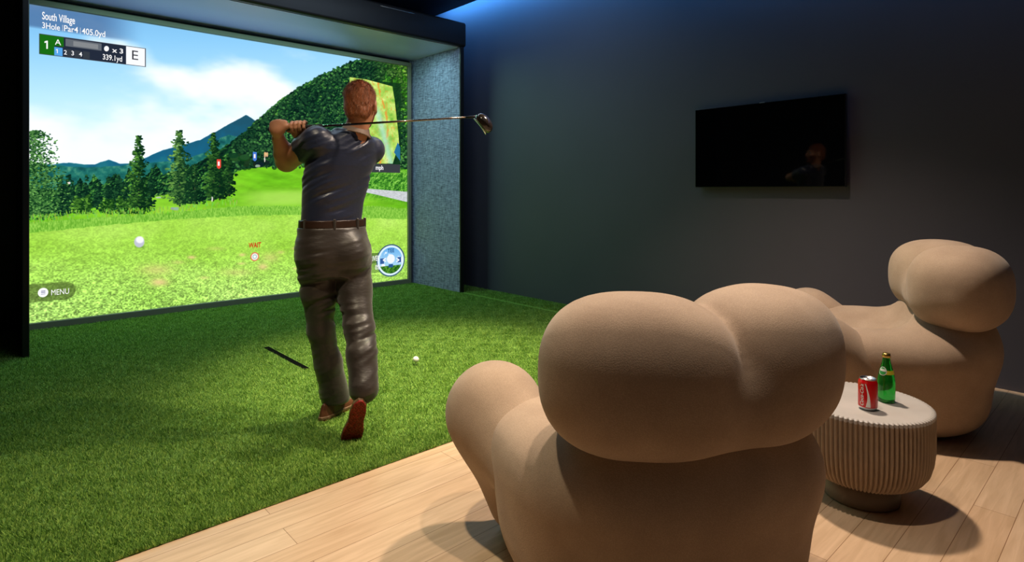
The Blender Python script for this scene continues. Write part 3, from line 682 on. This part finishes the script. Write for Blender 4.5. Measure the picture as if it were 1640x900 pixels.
# ------------------------------------------------------------------ side table
tb = thing('side_table', 'round low side table with fluted sides carrying a can and a bottle', 'side table', (2.625, .80, 0))
M_tt = mat('pale_stone_top', srgb(182, 176, 170), .55, vary=(6, .10), bump=('noise', 60, .05))
M_rib = mat('fluted_brown_grey', srgb(150, 130, 108), .5, vary=(20, .08))
def fluted():
    n, nr = 1280, 92; prof = [(.148, .088), (.185, .096), (.212, .115), (.232, .145), (.243, .185), (.248, .23), (.249, .28), (.249, .33), (.249, .364)]
    P2 = []
    for i in range(len(prof)-1):
        for k in range(4): f = k/4; P2.append((prof[i][0]*(1-f)+prof[i+1][0]*f, prof[i][1]*(1-f)+prof[i+1][1]*f))
    P2.append(prof[-1]); V = []; F = []
    for r, z in P2:
        for k in range(n):
            a = 2*math.pi*k/n; q = abs(math.sin(a*nr/2))**.8; V.append(((r-.013+.013*q)*math.cos(a), (r-.013+.013*q)*math.sin(a), z))
    for i in range(len(P2)-1):
        for k in range(n): F.append((i*n+k, i*n+(k+1) % n, (i+1)*n+(k+1) % n, (i+1)*n+k))
    npmesh('fluted_body', V, F, M_rib, tb)
    bm = bmesh.new(); rings = []
    for off, z in ((-.0075, .380), (-.0005, .377), (0, .372), (0, .3645)):
        ring = []
        for k in range(n):
            a = 2*math.pi*k/n; q = abs(math.sin(a*nr/2))**.8; r = .249-.013+.013*q+off 
            ring.append(bm.verts.new((r*math.cos(a), r*math.sin(a), z)))
        rings.append(ring)
    for A, B in zip(rings, rings[1:]):
        for k in range(n): bm.faces.new((A[k], A[(k+1) % n], B[(k+1) % n], B[k]))
    bm.faces.new(rings[0]); bm.faces.new(rings[-1][::-1]); ob('table_top', bm, M_tt, tb)
fluted()
V, F = lathe([(.001, 0.0), (.128, 0.0), (.135, .004), (.137, .01), (.137, .09), (.001, .092)], 96); npmesh('table_foot', V, F, mat('dark_stone', srgb(112, 98, 84), .5, vary=(8, .1)), tb)

# ------------------------------------------------------------------ can
can = thing('drink_can', 'red and white cola can on the side table left of the bottle', 'can', (2.54, .748, .3805))
M_red = mat('red_lacquer', (.62, .004, .008), .25, coat=.4); M_alu = mat('aluminium', (.72, .72, .74), .28, 1.0); M_whi = mat('white_print', (.85, .84, .82), .35)
V, F = lathe([(.001, .004), (.022, .002), (.025, 0), (.0265, .003), (.033, .013)], 64); npmesh('can_base', V, F, M_alu, can)
V, F = lathe([(.033, .013), (.0333, .016), (.0333, .102), (.0325, .106), (.028, .1155)], 64); npmesh('can_body', V, F, M_red, can)
V, F = lathe([(.028, .1155), (.0285, .1185), (.0275, .120), (.0262, .119), (.0255, .1145), (.001, .1145)], 64); npmesh('can_lid', V, F, M_alu, can)
bm = bmesh.new(); bmesh.ops.create_uvsphere(bm, u_segments=16, v_segments=8, radius=1, matrix=Matrix.Translation((0, .006, .1165)) @ Matrix.Diagonal((.007, .012, .0016, 1))); ob('pull_tab', bm, M_alu, can, True)
# direction from the can to the viewer, as an angle around the can
va = math.atan2(-.748, -2.54)
def wrap(me, r, a0, z0, sc, rot=math.pi/2, shear=.25):
    n = len(me.vertices); co = np.zeros(n*3, np.float32); me.vertices.foreach_get('co', co); co = co.reshape(-1, 3)
    x = (co[:, 0]+shear*co[:, 1])*sc; y = co[:, 1]*sc; c, s = math.cos(rot), math.sin(rot); u, v = x*c-y*s, x*s+y*c
    a = a0+u/r; me.vertices.foreach_set('co', np.stack([r*np.cos(a), r*np.sin(a), z0+v], 1).astype(np.float32).ravel()); me.update()
cu = bpy.data.curves.new('t', 'FONT'); cu.body = 'Coca-Cola'; cu.align_x = 'CENTER'; cu.align_y = 'CENTER'; cu.offset = .02; cu.resolution_u = 6
o = bpy.data.objects.new('t', cu); COL.objects.link(o); me = bpy.data.meshes.new_from_object(o.evaluated_get(bpy.context.evaluated_depsgraph_get())); bpy.data.objects.remove(o)
wrap(me, .0336, va-.62, .060, .0190, math.pi/2, .22); link('can_lettering', me, M_whi, can)
def ribbon(a0, pts, r, name, m, parent):                # (z, centre angle, half width in radians)
    bm = bmesh.new(); rows = []
    for z, ac, hw in pts:
        rows.append([bm.verts.new((r*math.cos(a0+ac+hw*k/4), r*math.sin(a0+ac+hw*k/4), z)) for k in range(-4, 5)])
    for A, B in zip(rows, rows[1:]):
        for k in range(8): bm.faces.new((A[k], A[k+1], B[k+1], B[k]))
    return ob(name, bm, m, parent, True)
ribbon(va, [(.016+.088*t, (-.05+.32*math.sin((1-t)*2.2)-.18)*1.0, .05+.20*(1-t)**2) for t in [k/20 for k in range(21)]], .0336, 'white_ribbon', M_whi, can)

# ------------------------------------------------------------------ bottle
bt = thing('glass_bottle', 'green glass sparkling water bottle on the side table right of the can', 'bottle', (2.686, .725, .3805))
M_gl = mat('green_glass', (.02, .50, .05), .04, trans=.85, ior=1.45)
V, F = lathe([(.001, .004), (.018, .003), (.026, 0), (.0295, .004), (.0305, .02), (.0312, .06), (.0305, .085), (.027, .110), (.021, .135), (.0155, .155), (.0128, .170), (.0123, .180), (.0135, .182), (.0135, .186), (.0125, .188), (.010, .188)], 64)
npmesh('bottle_body', V, F, M_gl, bt)
bw = mat('gold_cap', (.55, .38, .10), .3, 1.0)
V = []; F = []; n = 84; pr = [(.0135, .176), (.0148, .177), (.0140, .189), (.012, .192), (.0005, .1925)]
for i, (r, z) in enumerate(pr):
    for k in range(n): a = 2*math.pi*k/n; rr_ = r*(1+(.035*math.cos(a*21) if i in (0, 1) else 0)); V.append((rr_*math.cos(a), rr_*math.sin(a), z))
for i in range(len(pr)-1):
    for k in range(n): F.append((i*n+k, i*n+(k+1) % n, (i+1)*n+(k+1) % n, (i+1)*n+k))
npmesh('bottle_cap', V, F, bw, bt)
vb = math.atan2(-.725, -2.686)
prof_r = lambda z: float(np.interp(z, [.085, .110, .135, .155], [.0305, .027, .021, .0155]))+.0007
def patch(a0, zc, ha, hz, name, m, off=0, sq=False):
    bm = bmesh.new(); nr, na = 6, 32; c = bm.verts.new(((prof_r(zc)+off)*math.cos(a0), (prof_r(zc)+off)*math.sin(a0), zc)); prev = None
    for i in range(1, nr+1):
        ring = []
        for k in range(na):
            t = 2*math.pi*k/na; cx_, cz_ = math.cos(t), math.sin(t)
            if sq: q = max(abs(cx_), abs(cz_)); cx_, cz_ = cx_/q, cz_/q
            a = a0+ha*cx_*i/nr; z = zc+hz*cz_*i/nr; r = prof_r(z)+off; ring.append(bm.verts.new((r*math.cos(a), r*math.sin(a), z)))
        for k in range(na):
            if prev is None: bm.faces.new((c, ring[k], ring[(k+1) % na]))
            else: bm.faces.new((prev[k], ring[k], ring[(k+1) % na], prev[(k+1) % na]))
        prev = ring
    return ob(name, bm, m, bt, True)
patch(vb+.55, .120, 1.0, .0075, 'yellow_band', mat('yellow_print', (.72, .66, .05), .4), 0, True)
patch(vb-.55, .124, .62, .0165, 'label_rim', M_whi, .0003)
patch(vb-.55, .124, .53, .0140, 'label_oval', mat('label_green', (.04, .36, .08), .4), .0006)
patch(vb-.50, .128, .46, .0045, 'label_flash', mat('label_white', (.8, .85, .8), .4), .0009, True)

# ------------------------------------------------------------------ golf ball on a tee
gb = thing('golf_ball', 'white golf ball resting on a peg in the turf', 'golf ball', (2.277, 3.474, .046))
bm = bmesh.new(); bmesh.ops.create_icosphere(bm, subdivisions=5, radius=.0214)
dirs = [Vector((math.sqrt(1-(1-2*(i+.5)/300)**2)*math.cos(i*2.39996), math.sqrt(1-(1-2*(i+.5)/300)**2)*math.sin(i*2.39996), 1-2*(i+.5)/300)) for i in range(300)]
from mathutils.kdtree import KDTree
kd = KDTree(300); [kd.insert(d, i) for i, d in enumerate(dirs)]; kd.balance()
for v in bm.verts: n_ = v.co.normalized(); q = kd.find(n_)[2]; v.co = n_*(.0214-.0006*max(0, 1-(q/.075)**2))
ob('ball_shell', bm, mat('white_urethane', (.85, .80, .76), .3), gb, True)
te = thing('golf_tee', 'small peg under the golf ball in the turf', 'tee', (2.277, 3.474, 0))
V, F = lathe([(.0005, .0), (.0025, .004), (.0026, .014), (.0065, .024), (.0075, .0265), (.006, .026), (.0005, .024)], 20); npmesh('tee_peg', V, F, mat('tee_white', (.75, .72, .68), .4), te)

# ------------------------------------------------------------------ golfer
ORG = W(545, 305, 3.13)[:2]; ORG3 = (float(ORG[0]), float(ORG[1]), 0.0)
man = thing('person', 'man in dark polo shirt and trousers, seen from behind, finishing a golf swing', 'person', ORG3)
def prof(P, zs_, cx, cy, ra, rb, ax):                    # elliptical stack; ax = right vector angle
    z = P[:, 2]; c, s = math.cos(ax), math.sin(ax)
    X, Y = P[:, 0]-np.interp(z, zs_, cx), P[:, 1]-np.interp(z, zs_, cy); u, v = X*c+Y*s, -X*s+Y*c
    A, Bv = np.interp(z, zs_, ra), np.interp(z, zs_, rb); k = (np.abs(u/A)**2.3+np.abs(v/Bv)**2.3)**(1/2.3)
    d = (k-1)*np.minimum(A, Bv); return np.maximum(d, np.maximum(zs_[0]-z, z-zs_[-1]))
SA = R(10)                                              # shoulder axis direction
cr3 = np.array([math.cos(SA), math.sin(SA), 0])
C = W(553, 236, 3.13); Ls, Rs = C-.175*cr3+np.array([0, 0, .030]), C+.175*cr3
Le, Lw = W(459, 258, 3.19), W(446, 222, 3.05)
Re, Rw = W(521, 258, 3.33), W(481, 224, 3.09)
GA, GB = W(432, 207, 3.02), W(762, 187, 2.985)           # club butt and hosel
gd = (GB-GA)/np.linalg.norm(GB-GA)
Hc = W(578, 170, 3.12); hf = np.array([math.cos(R(44)), math.sin(R(44)), 0.0]); hr_ = np.array([hf[1], -hf[0], 0.0]); up = np.array([0, 0, 1.0])
hd = np.stack([hr_, hf, up])
def zc_(y, Z): return CAM_H-(y-305)/FPX*Z
# centre line of the torso
tz = [.86, .95, 1.02, 1.07, 1.15, 1.25, 1.35, 1.43, 1.49, 1.53]
tp = [W(x, 305, 3.13)[:2] for x in (534, 534, 533, 532, 534, 538, 545, 551, 558, 564)]
tcx, tcy = [p[0] for p in tp], [p[1] for p in tp]
Lh, Rh = W(508, 425, 3.08), W(562, 425, 3.20)
Lk, Rk = W(514, 530, 3.12), W(576, 528, 3.02)
La, Ra = W(537, 632, 3.20), W(583, 612, 2.86)
def f_arms(P):
    d = chain(P, [Ls, Le], [.058, .056], .01); d = smin(d, chain(P, [Le, Le+(Lw-Le)*.35, Lw], [.052, .052, .032], .01), .025)
    e = chain(P, [Rs, Re], [.056, .046], .01); e = smin(e, chain(P, [Re, Re+(Rw-Re)*.35, Rw], [.043, .045, .027], .01), .025)
    return d, e
side = np.cross(gd, up); side /= np.linalg.norm(side)     # points towards the viewer or away
if np.dot(side[:2], FW) > 0: side = -side                # towards the viewer
upv = np.cross(side, gd); upv = upv if upv[2] > 0 else -upv
def onring(s, ang, r): return GA+gd*s+(side*math.cos(ang)+upv*math.sin(ang))*r   # ang 0 = viewer side, 90 = top, -90 = bottom
def finger(P, s, a0, a1, r, rad, ds=0.0, n=4):
    pts = [onring(s+ds*i/n, a0+(a1-a0)*i/n, r+.006*(1-i/n)**2) for i in range(n+1)]
    return chain(P, pts, [rad*(1-.05*i) for i in range(n+1)], .003)
def f_hands(P):
    # left hand: palm over the viewer's side, fingers close over the top to the far side
    palmL = ell(P, onring(.055, R(25), .024), (.046, .036, .019), np.stack([gd, upv, side]), 2.2)
    d = smin(palmL, chain(P, [Lw, GA+gd*.045+side*.020-upv*.01], [.027, .026], .01), .022)
    for i, s in enumerate((.020, .042, .064, .086)): d = smin(d, finger(P, s, R(50), R(215), .0265, .0095-.0006*(i == 0)), .005)
    for s in (.028, .048, .068, .088): d = smin(d, ell(P, onring(s, R(58), .034), (.0105, .0105, .0105)), .007)
    d = smin(d, chain(P, [onring(.07, R(-15), .026), onring(.098, R(10), .024), onring(.118, R(25), .0225)], [.0125, .011, .0095], .004), .006)
    # right hand: palm on the far side, fingers come over the top and down the viewer's side
    palmR = ell(P, onring(.135, R(170), .024), (.044, .036, .018), np.stack([gd, upv, side]), 2.2)
    e = smin(palmR, chain(P, [Rw, GA+gd*.135-side*.020-upv*.012], [.027, .027], .01), .022)
    for i, s in enumerate((.118, .139, .160, .183)): e = smin(e, finger(P, s, R(125), R(-50-6*(i % 2)), .0235, .0100-.0006*(i == 0), .004), .0045)
    e = smin(e, chain(P, [onring(.165, R(205), .026), onring(.190, R(240), .025), onring(.205, R(275), .0225)], [.0125, .011, .0095], .004), .006)
    return d, e
def f_headskin(P):
    q = (P-v3(Hc))@hd.T.astype(np.float32)
    d = ell(q, (0, -.012, .032), (.074, .094, .088))
    jaw = ell(q, (0, .030, -.045), (.055, .062, .066)); d = smin(d, jaw, .045)
    d = smin(d, ell(q, (0, .082, -.088), (.024, .018, .018)), .025)                      # chin
    d = smin(d, cap(q, (0, .088, .028), (0, .112, -.012), .008, .0125), .012)            # nose
    d = smin(d, cap(q, (-.035, .078, .036), (.035, .078, .036), .009, .009), .018)       # brow
    for s in (-1, 1):
        d = smax(d, -ell(q, (s*.030, .097, .018), (.016, .014, .011)), .010)             # eye hollow
        d = smin(d, ell(q, (s*.044, .066, -.018), (.018, .018, .016)), .02)              # cheek
        ear = smax(ell(q, (s*.079, -.005, -.002), (.011, .019, .032)), -ell(q, (s*.090, .004, .002), (.008, .010, .018)), .006)
        d = smin(d, ear, .006)
    d = smin(d, cap(q, (-.018, .094, -.050), (.018, .094, -.050), .0065, .0065), .008)   # lips
    return d
NB = W(566, 232, 3.13)
def f_bodyskin(P):
    d = f_headskin(P)
    d = smin(d, cap(P, Hc+np.array([0, 0, -.045])-hf*.018, NB, .056, .066), .03)
    L, Rr = f_arms(P); hl, hr2 = f_hands(P); L = smin(L, hl, .015); Rr = smin(Rr, hr2, .015)
    t = prof(P, [.84]+tz[1:8]+[1.47], tcx[:8]+[tcx[8]], tcy[:8]+[tcy[8]], [.13, .13, .125, .12, .12, .14, .15, .14, .08], [.09, .09, .08, .08, .08, .09, .09, .08, .05], SA)
    legs = smin(chain(P, [Lh, Lk, La], [.06, .045, .035], .01), chain(P, [Rh, Rk, Ra], [.06, .045, .035], .01), .02)
    t = smin(t, legs, .03); t = smin(t, cap(P, NB, C, .05, .06), .05)
    sh = smin(cap(P, C, Ls, .05, .045), cap(P, C, Rs, .05, .045), .03); t = smin(t, sh, .03)
    return smin(smin(d, t, .02), smin(L, Rr, .004), .012)
M_skin = mat('skin', srgb(196, 138, 106), .5, vary=(18, .08), bump=('noise', 120, .12)); M_skin.node_tree.nodes['Principled BSDF'].inputs['Subsurface Weight'].default_value = .08
M_skin.node_tree.nodes['Principled BSDF'].inputs['Subsurface Radius'].default_value = (.02, .008, .004)
sdf('body', f_bodyskin, (1.0, 2.5, .05), (1.95, 3.45, 1.86), .005, M_skin, man, 1)

def folds(P, amp, a, seed=0, f1=38, f2=14):
    x = P@v3(a); w = np.sin(P[:, 0]*9+P[:, 2]*5+seed)+np.sin(P[:, 1]*8-P[:, 2]*6+seed*2)+.8*np.sin(P[:, 2]*7+seed*3)
    r1 = 1-2*np.abs(np.sin(x*f1*.5+.9*w)); r2 = 1-2*np.abs(np.sin(x*f1*.27+.8*w+seed)); r3 = np.sin(x*f1*1.7+2.2*w)
    amp = amp*np.clip(.55+.45*np.sin(P[:, 0]*21+P[:, 2]*13+seed)+.4*np.sin(P[:, 1]*17-P[:, 2]*19+seed), .08, 1.2)
    return amp*(.55*r1*(.5+.5*np.sin(w*2+P[:, 2]*f2))+.6*r2+.22*r3)
def f_shirt(P):
    a_ = [.168, .168, .166, .166, .170, .180, .190, .182, .120, .075]; b_ = [.118, .118, .110, .108, .110, .118, .122, .112, .085, .068]
    t = prof(P, tz, tcx, tcy, a_, b_, SA)
    sh = smin(cap(P, Ls+np.array([0, 0, -.008]), Rs+np.array([0, 0, -.005]), .064, .064), ell(P, W(563, 219, 3.13), (.085, .06, .045)), .05)
    t = smin(t, sh, .05)
    def sleeve(S_, E_, f, r0, r1):
        n_ = (E_-S_)/np.linalg.norm(E_-S_); return smax(cap(P, S_, S_+(E_-S_)*(f+.1), r0, r1), (P-v3(S_+(E_-S_)*f))@v3(n_), .005)
    d = smin(smin(t, sleeve(Ls, Le, .40, .066, .071), .035), sleeve(Rs, Re, .52, .066, .068), .03)
    d = d + folds(P, .0050, (-.37, .34, .87), 1.3, 120)*np.clip((1.62-P[:, 2])*6, 0, 1)
    nk = cap(P, NB+np.array([0, 0, -.035]), Hc+np.array([0, 0, -.02]), .057, .066); d = smax(d, -nk, .006)
    return smax(d, 1.045-P[:, 2], .01)
M_shirt = mat('dark_polo_knit', srgb(30, 37, 60), .38, sheen=.15, bump=('noise', 30, .35, (1, 1, 2.2)))
sdf('polo_shirt', f_shirt, (1.0, 2.55, .95), (1.95, 3.4, 1.66), .005, M_shirt, man, 0)
CC = W(570, 210, 3.125)
cn = np.array([0.16*hr_[0]+.20*hf[0], 0.16*hr_[1]+.20*hf[1], 1.0]); cn /= np.linalg.norm(cn)
def f_collar(P):
    q = P-v3(CC); h = q@v3(cn); rad = np.linalg.norm(q-h[:, None]*v3(cn), axis=1); flare = .069-.35*h
    return np.maximum(np.abs(rad-flare)-.005, np.abs(h)-.024)
sdf('collar', f_collar, CC-.12, CC+.12, .0035, mat('taupe_collar', srgb(132, 110, 96), .6), man, 1)

def f_trousers(P):
    pz = [.78, .86, .92, .98, 1.03, 1.065]
    pc = [W(x, 305, 3.13)[:2] for x in (535, 535, 534, 533, 532, 532)]
    pel = prof(P, pz, [p[0] for p in pc], [p[1] for p in pc], [.150, .172, .180, .177, .172, .170], [.118, .132, .138, .130, .121, .117], R(4))
    bum = smin(ell(P, W(512, 408, 3.05), (.088, .085, .10)), ell(P, W(560, 408, 3.09), (.088, .085, .10)), .03)
    pel = smin(pel, bum, .05)
    Lm = Lk*.5+La*.5; Rm = Rk*.5+Ra*.5
    Lt, Rt_ = Lh+np.array([0, 0, .06]), Rh+np.array([0, 0, .06])
    L = chain(P, [Lt, Lh*.6+Lk*.4, Lk, Lm, La+np.array([0, 0, -.012])], [.105, .084, .063, .066, .074], .03); Rr = chain(P, [Rt_, Rh*.6+Rk*.4, Rk, Rm, Ra+np.array([0, 0, -.03])], [.105, .086, .069, .068, .068], .03)
    d = smin(smin(pel, L, .05), smin(pel, Rr, .05), .02); d = smin(d, smin(L, Rr, .012), .01)
    z = P[:, 2]; d = d+folds(P, .0052, (-.30, .22, 1.0), 2.1, 104, 9)*(.40+.65*np.exp(-((z-.50)/.16)**2)+.5*np.exp(-((z-.80)/.10)**2)+.6*np.exp(-((z-.17)/.09)**2))
    return smax(smax(d, z-1.030, .01), np.where((P-v3(La))@v3(RT.tolist()+[0]) > .085, .145, .075)-z, .008)
M_trou = mat('dark_brown_twill', srgb(44, 37, 33), .42, sheen=.2, bump=('noise', 26, .4, (1, 1, 2.5)))
sdf('trousers', f_trousers, (1.05, 2.4, .03), (1.8, 3.35, 1.1), .0055, M_trou, man, 0)
def f_belt(P):
    pc = W(532, 305, 3.13); o = prof(P, [1.026, 1.066], [pc[0]]*2, [pc[1]]*2, [.177, .174], [.126, .122], R(5)); return o
sdf('belt', f_belt, (1.1, 2.6, 1.0), (1.8, 3.3, 1.09), .004, mat('dark_leather', srgb(48, 32, 24), .35), man, 1)
for ang in (200, 255, 300, 340):
    a = R(ang); pc = W(532, 305, 3.13); bm = bmesh.new(); p = Vector((pc[0]+.178*math.cos(a), pc[1]+.127*math.sin(a), 1.045)); box(bm, p-Vector((.006, .006, .028)), p+Vector((.006, .006, .028)), .002, 1)
    bm.transform(Matrix.Translation(-Vector(ORG3))); ob('belt_loop', bm, M_trou, man)

# hair, beard, eyes
M_hair = mat('auburn_hair', srgb(170, 98, 58), .55, vary=(90, .45, (1, 1, .12)), bump=('noise', 160, .8, (1, 1, .10)))
def f_hair(P):
    q = (P-v3(Hc))@hd.T.astype(np.float32)
    d = ell(q, (0, -.018, .036), (.080, .099, .095)); d = smin(d, ell(q, (0, -.050, -.03), (.064, .055, .065)), .03)
    n_ = .0016*np.sin(q[:, 0]*240+3*np.sin(q[:, 2]*50))*np.sin(q[:, 1]*230)+.0018*np.sin(q[:, 0]*90+q[:, 1]*70)*np.sin(q[:, 2]*60)
    d = d+n_
    face = ell(q, (0, .115, -.035), (.074, .070, .092)); d = smax(d, -face, .008)
    for s in (-1, 1): d = smax(d, -ell(q, (s*.084, .012, -.012), (.022, .030, .040)), .006)
    d = smax(d, -(q[:, 2]+.076+.35*(q[:, 1]+.05)), .012)
    return d
ho = sdf('hair', f_hair, Hc-.16, Hc+.18, .0035, M_hair, man, 0)
def strands():
    me = ho.data; n = len(me.vertices); co = np.zeros(n*3, np.float32); no = np.zeros(n*3, np.float32)
    me.vertices.foreach_get('co', co); me.vertex_normals.foreach_get('vector', no); co = co.reshape(-1, 3); no = no.reshape(-1, 3)
    hc = (Hc-np.array(ORG3)).astype(np.float32); N = 26000; i = rng.integers(0, n, N); p, q = co[i]+rng.normal(0, .0015, (N, 3)), no[i]
    if np.mean(np.sum((co-hc)*no, 1)) < 0: q = -q
    crown = hc+v3(-hf*.03)+np.array([0, 0, .13], np.float32); fl = p-crown; fl -= q*np.sum(fl*q, 1)[:, None]; fl /= np.linalg.norm(fl, axis=1)[:, None]+1e-6
    lift = np.clip((p[:, 2]-hc[2]-.02)/.10, 0, 1)[:, None]; d = fl*(.9-.5*lift)+q*(.22+.5*lift)+rng.normal(0, .22, (N, 3)); d /= np.linalg.norm(d, axis=1)[:, None]
    s_ = np.cross(d, q); s_ /= np.linalg.norm(s_, axis=1)[:, None]+1e-6; L_ = rng.uniform(.006, .014, N)[:, None]; w = .0006
    V = np.stack([p-s_*w-q*.001, p+s_*w-q*.001, p+d*L_], 1).reshape(-1, 3); F = np.arange(N*3).reshape(-1, 3)
    m = mat('hair_strand', srgb(176, 104, 64), .45); nt = m.node_tree; g = nt.nodes.new('ShaderNodeNewGeometry'); cr = nt.nodes.new('ShaderNodeValToRGB')
    cr.color_ramp.elements[0].color = (*srgb(92, 48, 28), 1); cr.color_ramp.elements[1].color = (*srgb(206, 134, 90), 1)
    nt.links.new(g.outputs['Random Per Island'], cr.inputs[0]); nt.links.new(cr.outputs[0], nt.nodes['Principled BSDF'].inputs['Base Color'])
    o = npmesh('hair_strands', V, F, m, ho, False); tag(o, kind='stuff')
strands()
def f_beard(P):
    q = (P-v3(Hc))@hd.T.astype(np.float32); d = f_headskin(P)-.0045
    d = smax(d, q[:, 2]+.040-.45*np.abs(q[:, 0]), .006); d = smax(d, -(q[:, 1]-.020), .008)
    d = smax(d, -ell(q, (0, .108, -.052), (.019, .022, .0050)), .004); return smax(d, -ell(q, (0, .115, -.010), (.022, .022, .022)), .004)
sdf('beard', f_beard, Hc-.16, Hc+.16, .0035, mat('ginger_beard', srgb(120, 66, 40), .8, bump=('noise', 200, .6)), man, 0)
for s in (-1, 1):
    p = Hc+hr_*s*.030+hf*.069+up*.018; bm = bmesh.new(); bmesh.ops.create_uvsphere(bm, u_segments=20, v_segments=12, radius=.0118, matrix=Matrix.Translation(Vector(p)-Vector(ORG3)))
    eo = ob('eye', bm, [mat('eye_white', (.8, .78, .75), .2), mat('iris_blue', (.05, .12, .2), .2)], man, True)
    for f in eo.data.polygons:
        if (Vector(f.center)-(Vector(p)-Vector(ORG3))).normalized().dot(Vector(hf)) > .88: f.material_index = 1
# shoes
M_up = mat('brown_shoe_leather', srgb(92, 56, 36), .34, coat=.15); M_sole = mat('red_rubber_sole', srgb(142, 28, 26), .5, vary=(120, .55), bump=('voronoi', 90, .9)); M_mid = mat('brown_midsole', srgb(120, 92, 66), .4)
def shoe(origin, fwd, upd, bend=0.0):
    f_ = np.array(fwd, float); f_ /= np.linalg.norm(f_); u_ = np.array(upd, float); u_ -= f_*(u_@f_); u_ /= np.linalg.norm(u_); r_ = np.cross(f_, u_)
    Mx = np.stack([r_, f_, u_]).astype(np.float32); O = v3(origin)       # origin: middle of the sole
    def loc(P): return (P-O)@Mx.T
    def outline(q):
        y = q[:, 1]; w = np.interp(y, [-.145, -.12, -.07, -.01, .05, .10, .13, .15], [.012, .032, .039, .037, .050, .051, .040, .012]); cx = np.interp(y, [-.15, 0, .15], [0, .003, .0])
        return np.maximum(np.abs(q[:, 0]-cx)-w, np.abs(y)-.149)
    def upper(P):
        q = loc(P); h = np.interp(q[:, 1], [-.15, -.12, -.06, 0, .06, .11, .15], [.055, .088, .090, .075, .052, .040, .022])
        d = smax(outline(q)+.004+.25*np.clip(q[:, 2]-.02, 0, 1), q[:, 2]-h, .03); return smax(d, .012-q[:, 2], .003)
    def mid(P): q = loc(P); return smax(smax(outline(q), q[:, 2]-.022, .006), .004-q[:, 2], .003)
    def sole(P):
        q = loc(P); st = .0022*(np.sin(q[:, 0]*420)*np.sin(q[:, 1]*420) > .1); return smax(smax(outline(q)+.002, q[:, 2]-.006, .003), -.003-st-q[:, 2], .002)
    O_ = np.array(origin); lo, hi = O_-.22, O_+.22
    up_ = sdf('shoe', upper, lo, hi, .004, M_up, man, 2)
    for nm, f, m in (('midsole', mid, M_mid), ('outsole', sole, M_sole)):
        V, F = surface(f, lo, hi, .003); V = relax(V, F, 1)-np.array(ORG3); npmesh(nm, V, F, m, up_, True)
    return up_
Lf = np.array([math.cos(R(28)), math.sin(R(28)), 0]); Lo = W(540, 657, 3.24); Lo[2] = .006
shoe(Lo, Lf, (0, 0, 1))
toe = W(563, 706, 2.87); heel = W(578, 641, 2.78); toe[2] = max(toe[2], .02)
fd = toe-heel; fd /= np.linalg.norm(fd); tov = W(820, 305, 1)[:3]; 
nrm = np.array([-FW[0], -FW[1], 0]) ; upd = np.array([FW[0]-.34*RT[0], FW[1]-.34*RT[1], .3]) 
shoe(heel+fd*.150, fd, upd)

# ------------------------------------------------------------------ golf club
cb = thing('golf_club', 'golf driver held over the shoulders, black head and polished shaft', 'golf club', tuple(GA.tolist()))
def clb(o): o.parent = cb; o.matrix_parent_inverse = Matrix.Translation(-cb.location); return o
Lc = np.linalg.norm(GB-GA)
bm = bmesh.new(); tube_bm(bm, [GA+gd*t for t in (-.006, 0, .27, .275)], [.010, .0145, .0105, .007]); clb(ob('grip', bm, mat('black_grip', (.012, .012, .012), .7, bump=('noise', 90, .4)), None, True))
bm = bmesh.new(); tube_bm(bm, [GA+gd*t for t in (.27, Lc*.6, Lc-.02)], [.0062, .0055, .0043], 20); clb(ob('shaft', bm, mat('polished_shaft', (.30, .24, .20), .16, 1.0), None, True))
bm = bmesh.new(); tube_bm(bm, [GA+gd*t for t in (Lc-.05, Lc-.03, Lc+.004)], [.0052, .0068, .0066], 20); clb(ob('ferrule', bm, M_trim, None, True))
hc_ = W(773, 199, 2.985)
hx = W(0, 0, 0)*0; rv = np.array([RT[0], RT[1], 0]); fv = np.array([FW[0], FW[1], 0])
axl = rv*.60-up*.80                                     # long axis runs down to the right
axt = rv*.80+up*.60                                     # away from the face
Mh = np.stack([axl/np.linalg.norm(axl), axt/np.linalg.norm(axt), fv])
def f_club(P):
    q = (P-v3(hc_))@Mh.T.astype(np.float32)
    d = ell(q, (0, .008, 0), (.056, .036, .050), None, 2.1)
    d = smax(d, -(q[:, 1]+.012+1.6*q[:, 0]**2), .006)
    return smin(d, cap(P, GB-gd*.012, hc_-rv*.018+up*.018, .0070, .0105), .010)
clb(sdf('club_head', f_club, hc_-.1, hc_+.1, .0028, mat('black_crown', (.03, .022, .018), .18, coat=.6), None, 1))
def f_face(P):
    q = (P-v3(hc_))@Mh.T.astype(np.float32)
    d = ell(q, (0, -.006, 0), (.053, .05, .034), None, 2.2); return smax(smax(d, -(q[:, 1]+.0165+1.6*q[:, 0]**2), .002), q[:, 1]+.0105+1.6*q[:, 0]**2, .002)
clb(sdf('club_face', f_face, hc_-.1, hc_+.1, .0022, mat('steel_face', (.82, .86, .9), .3, 1.0), None, 1))
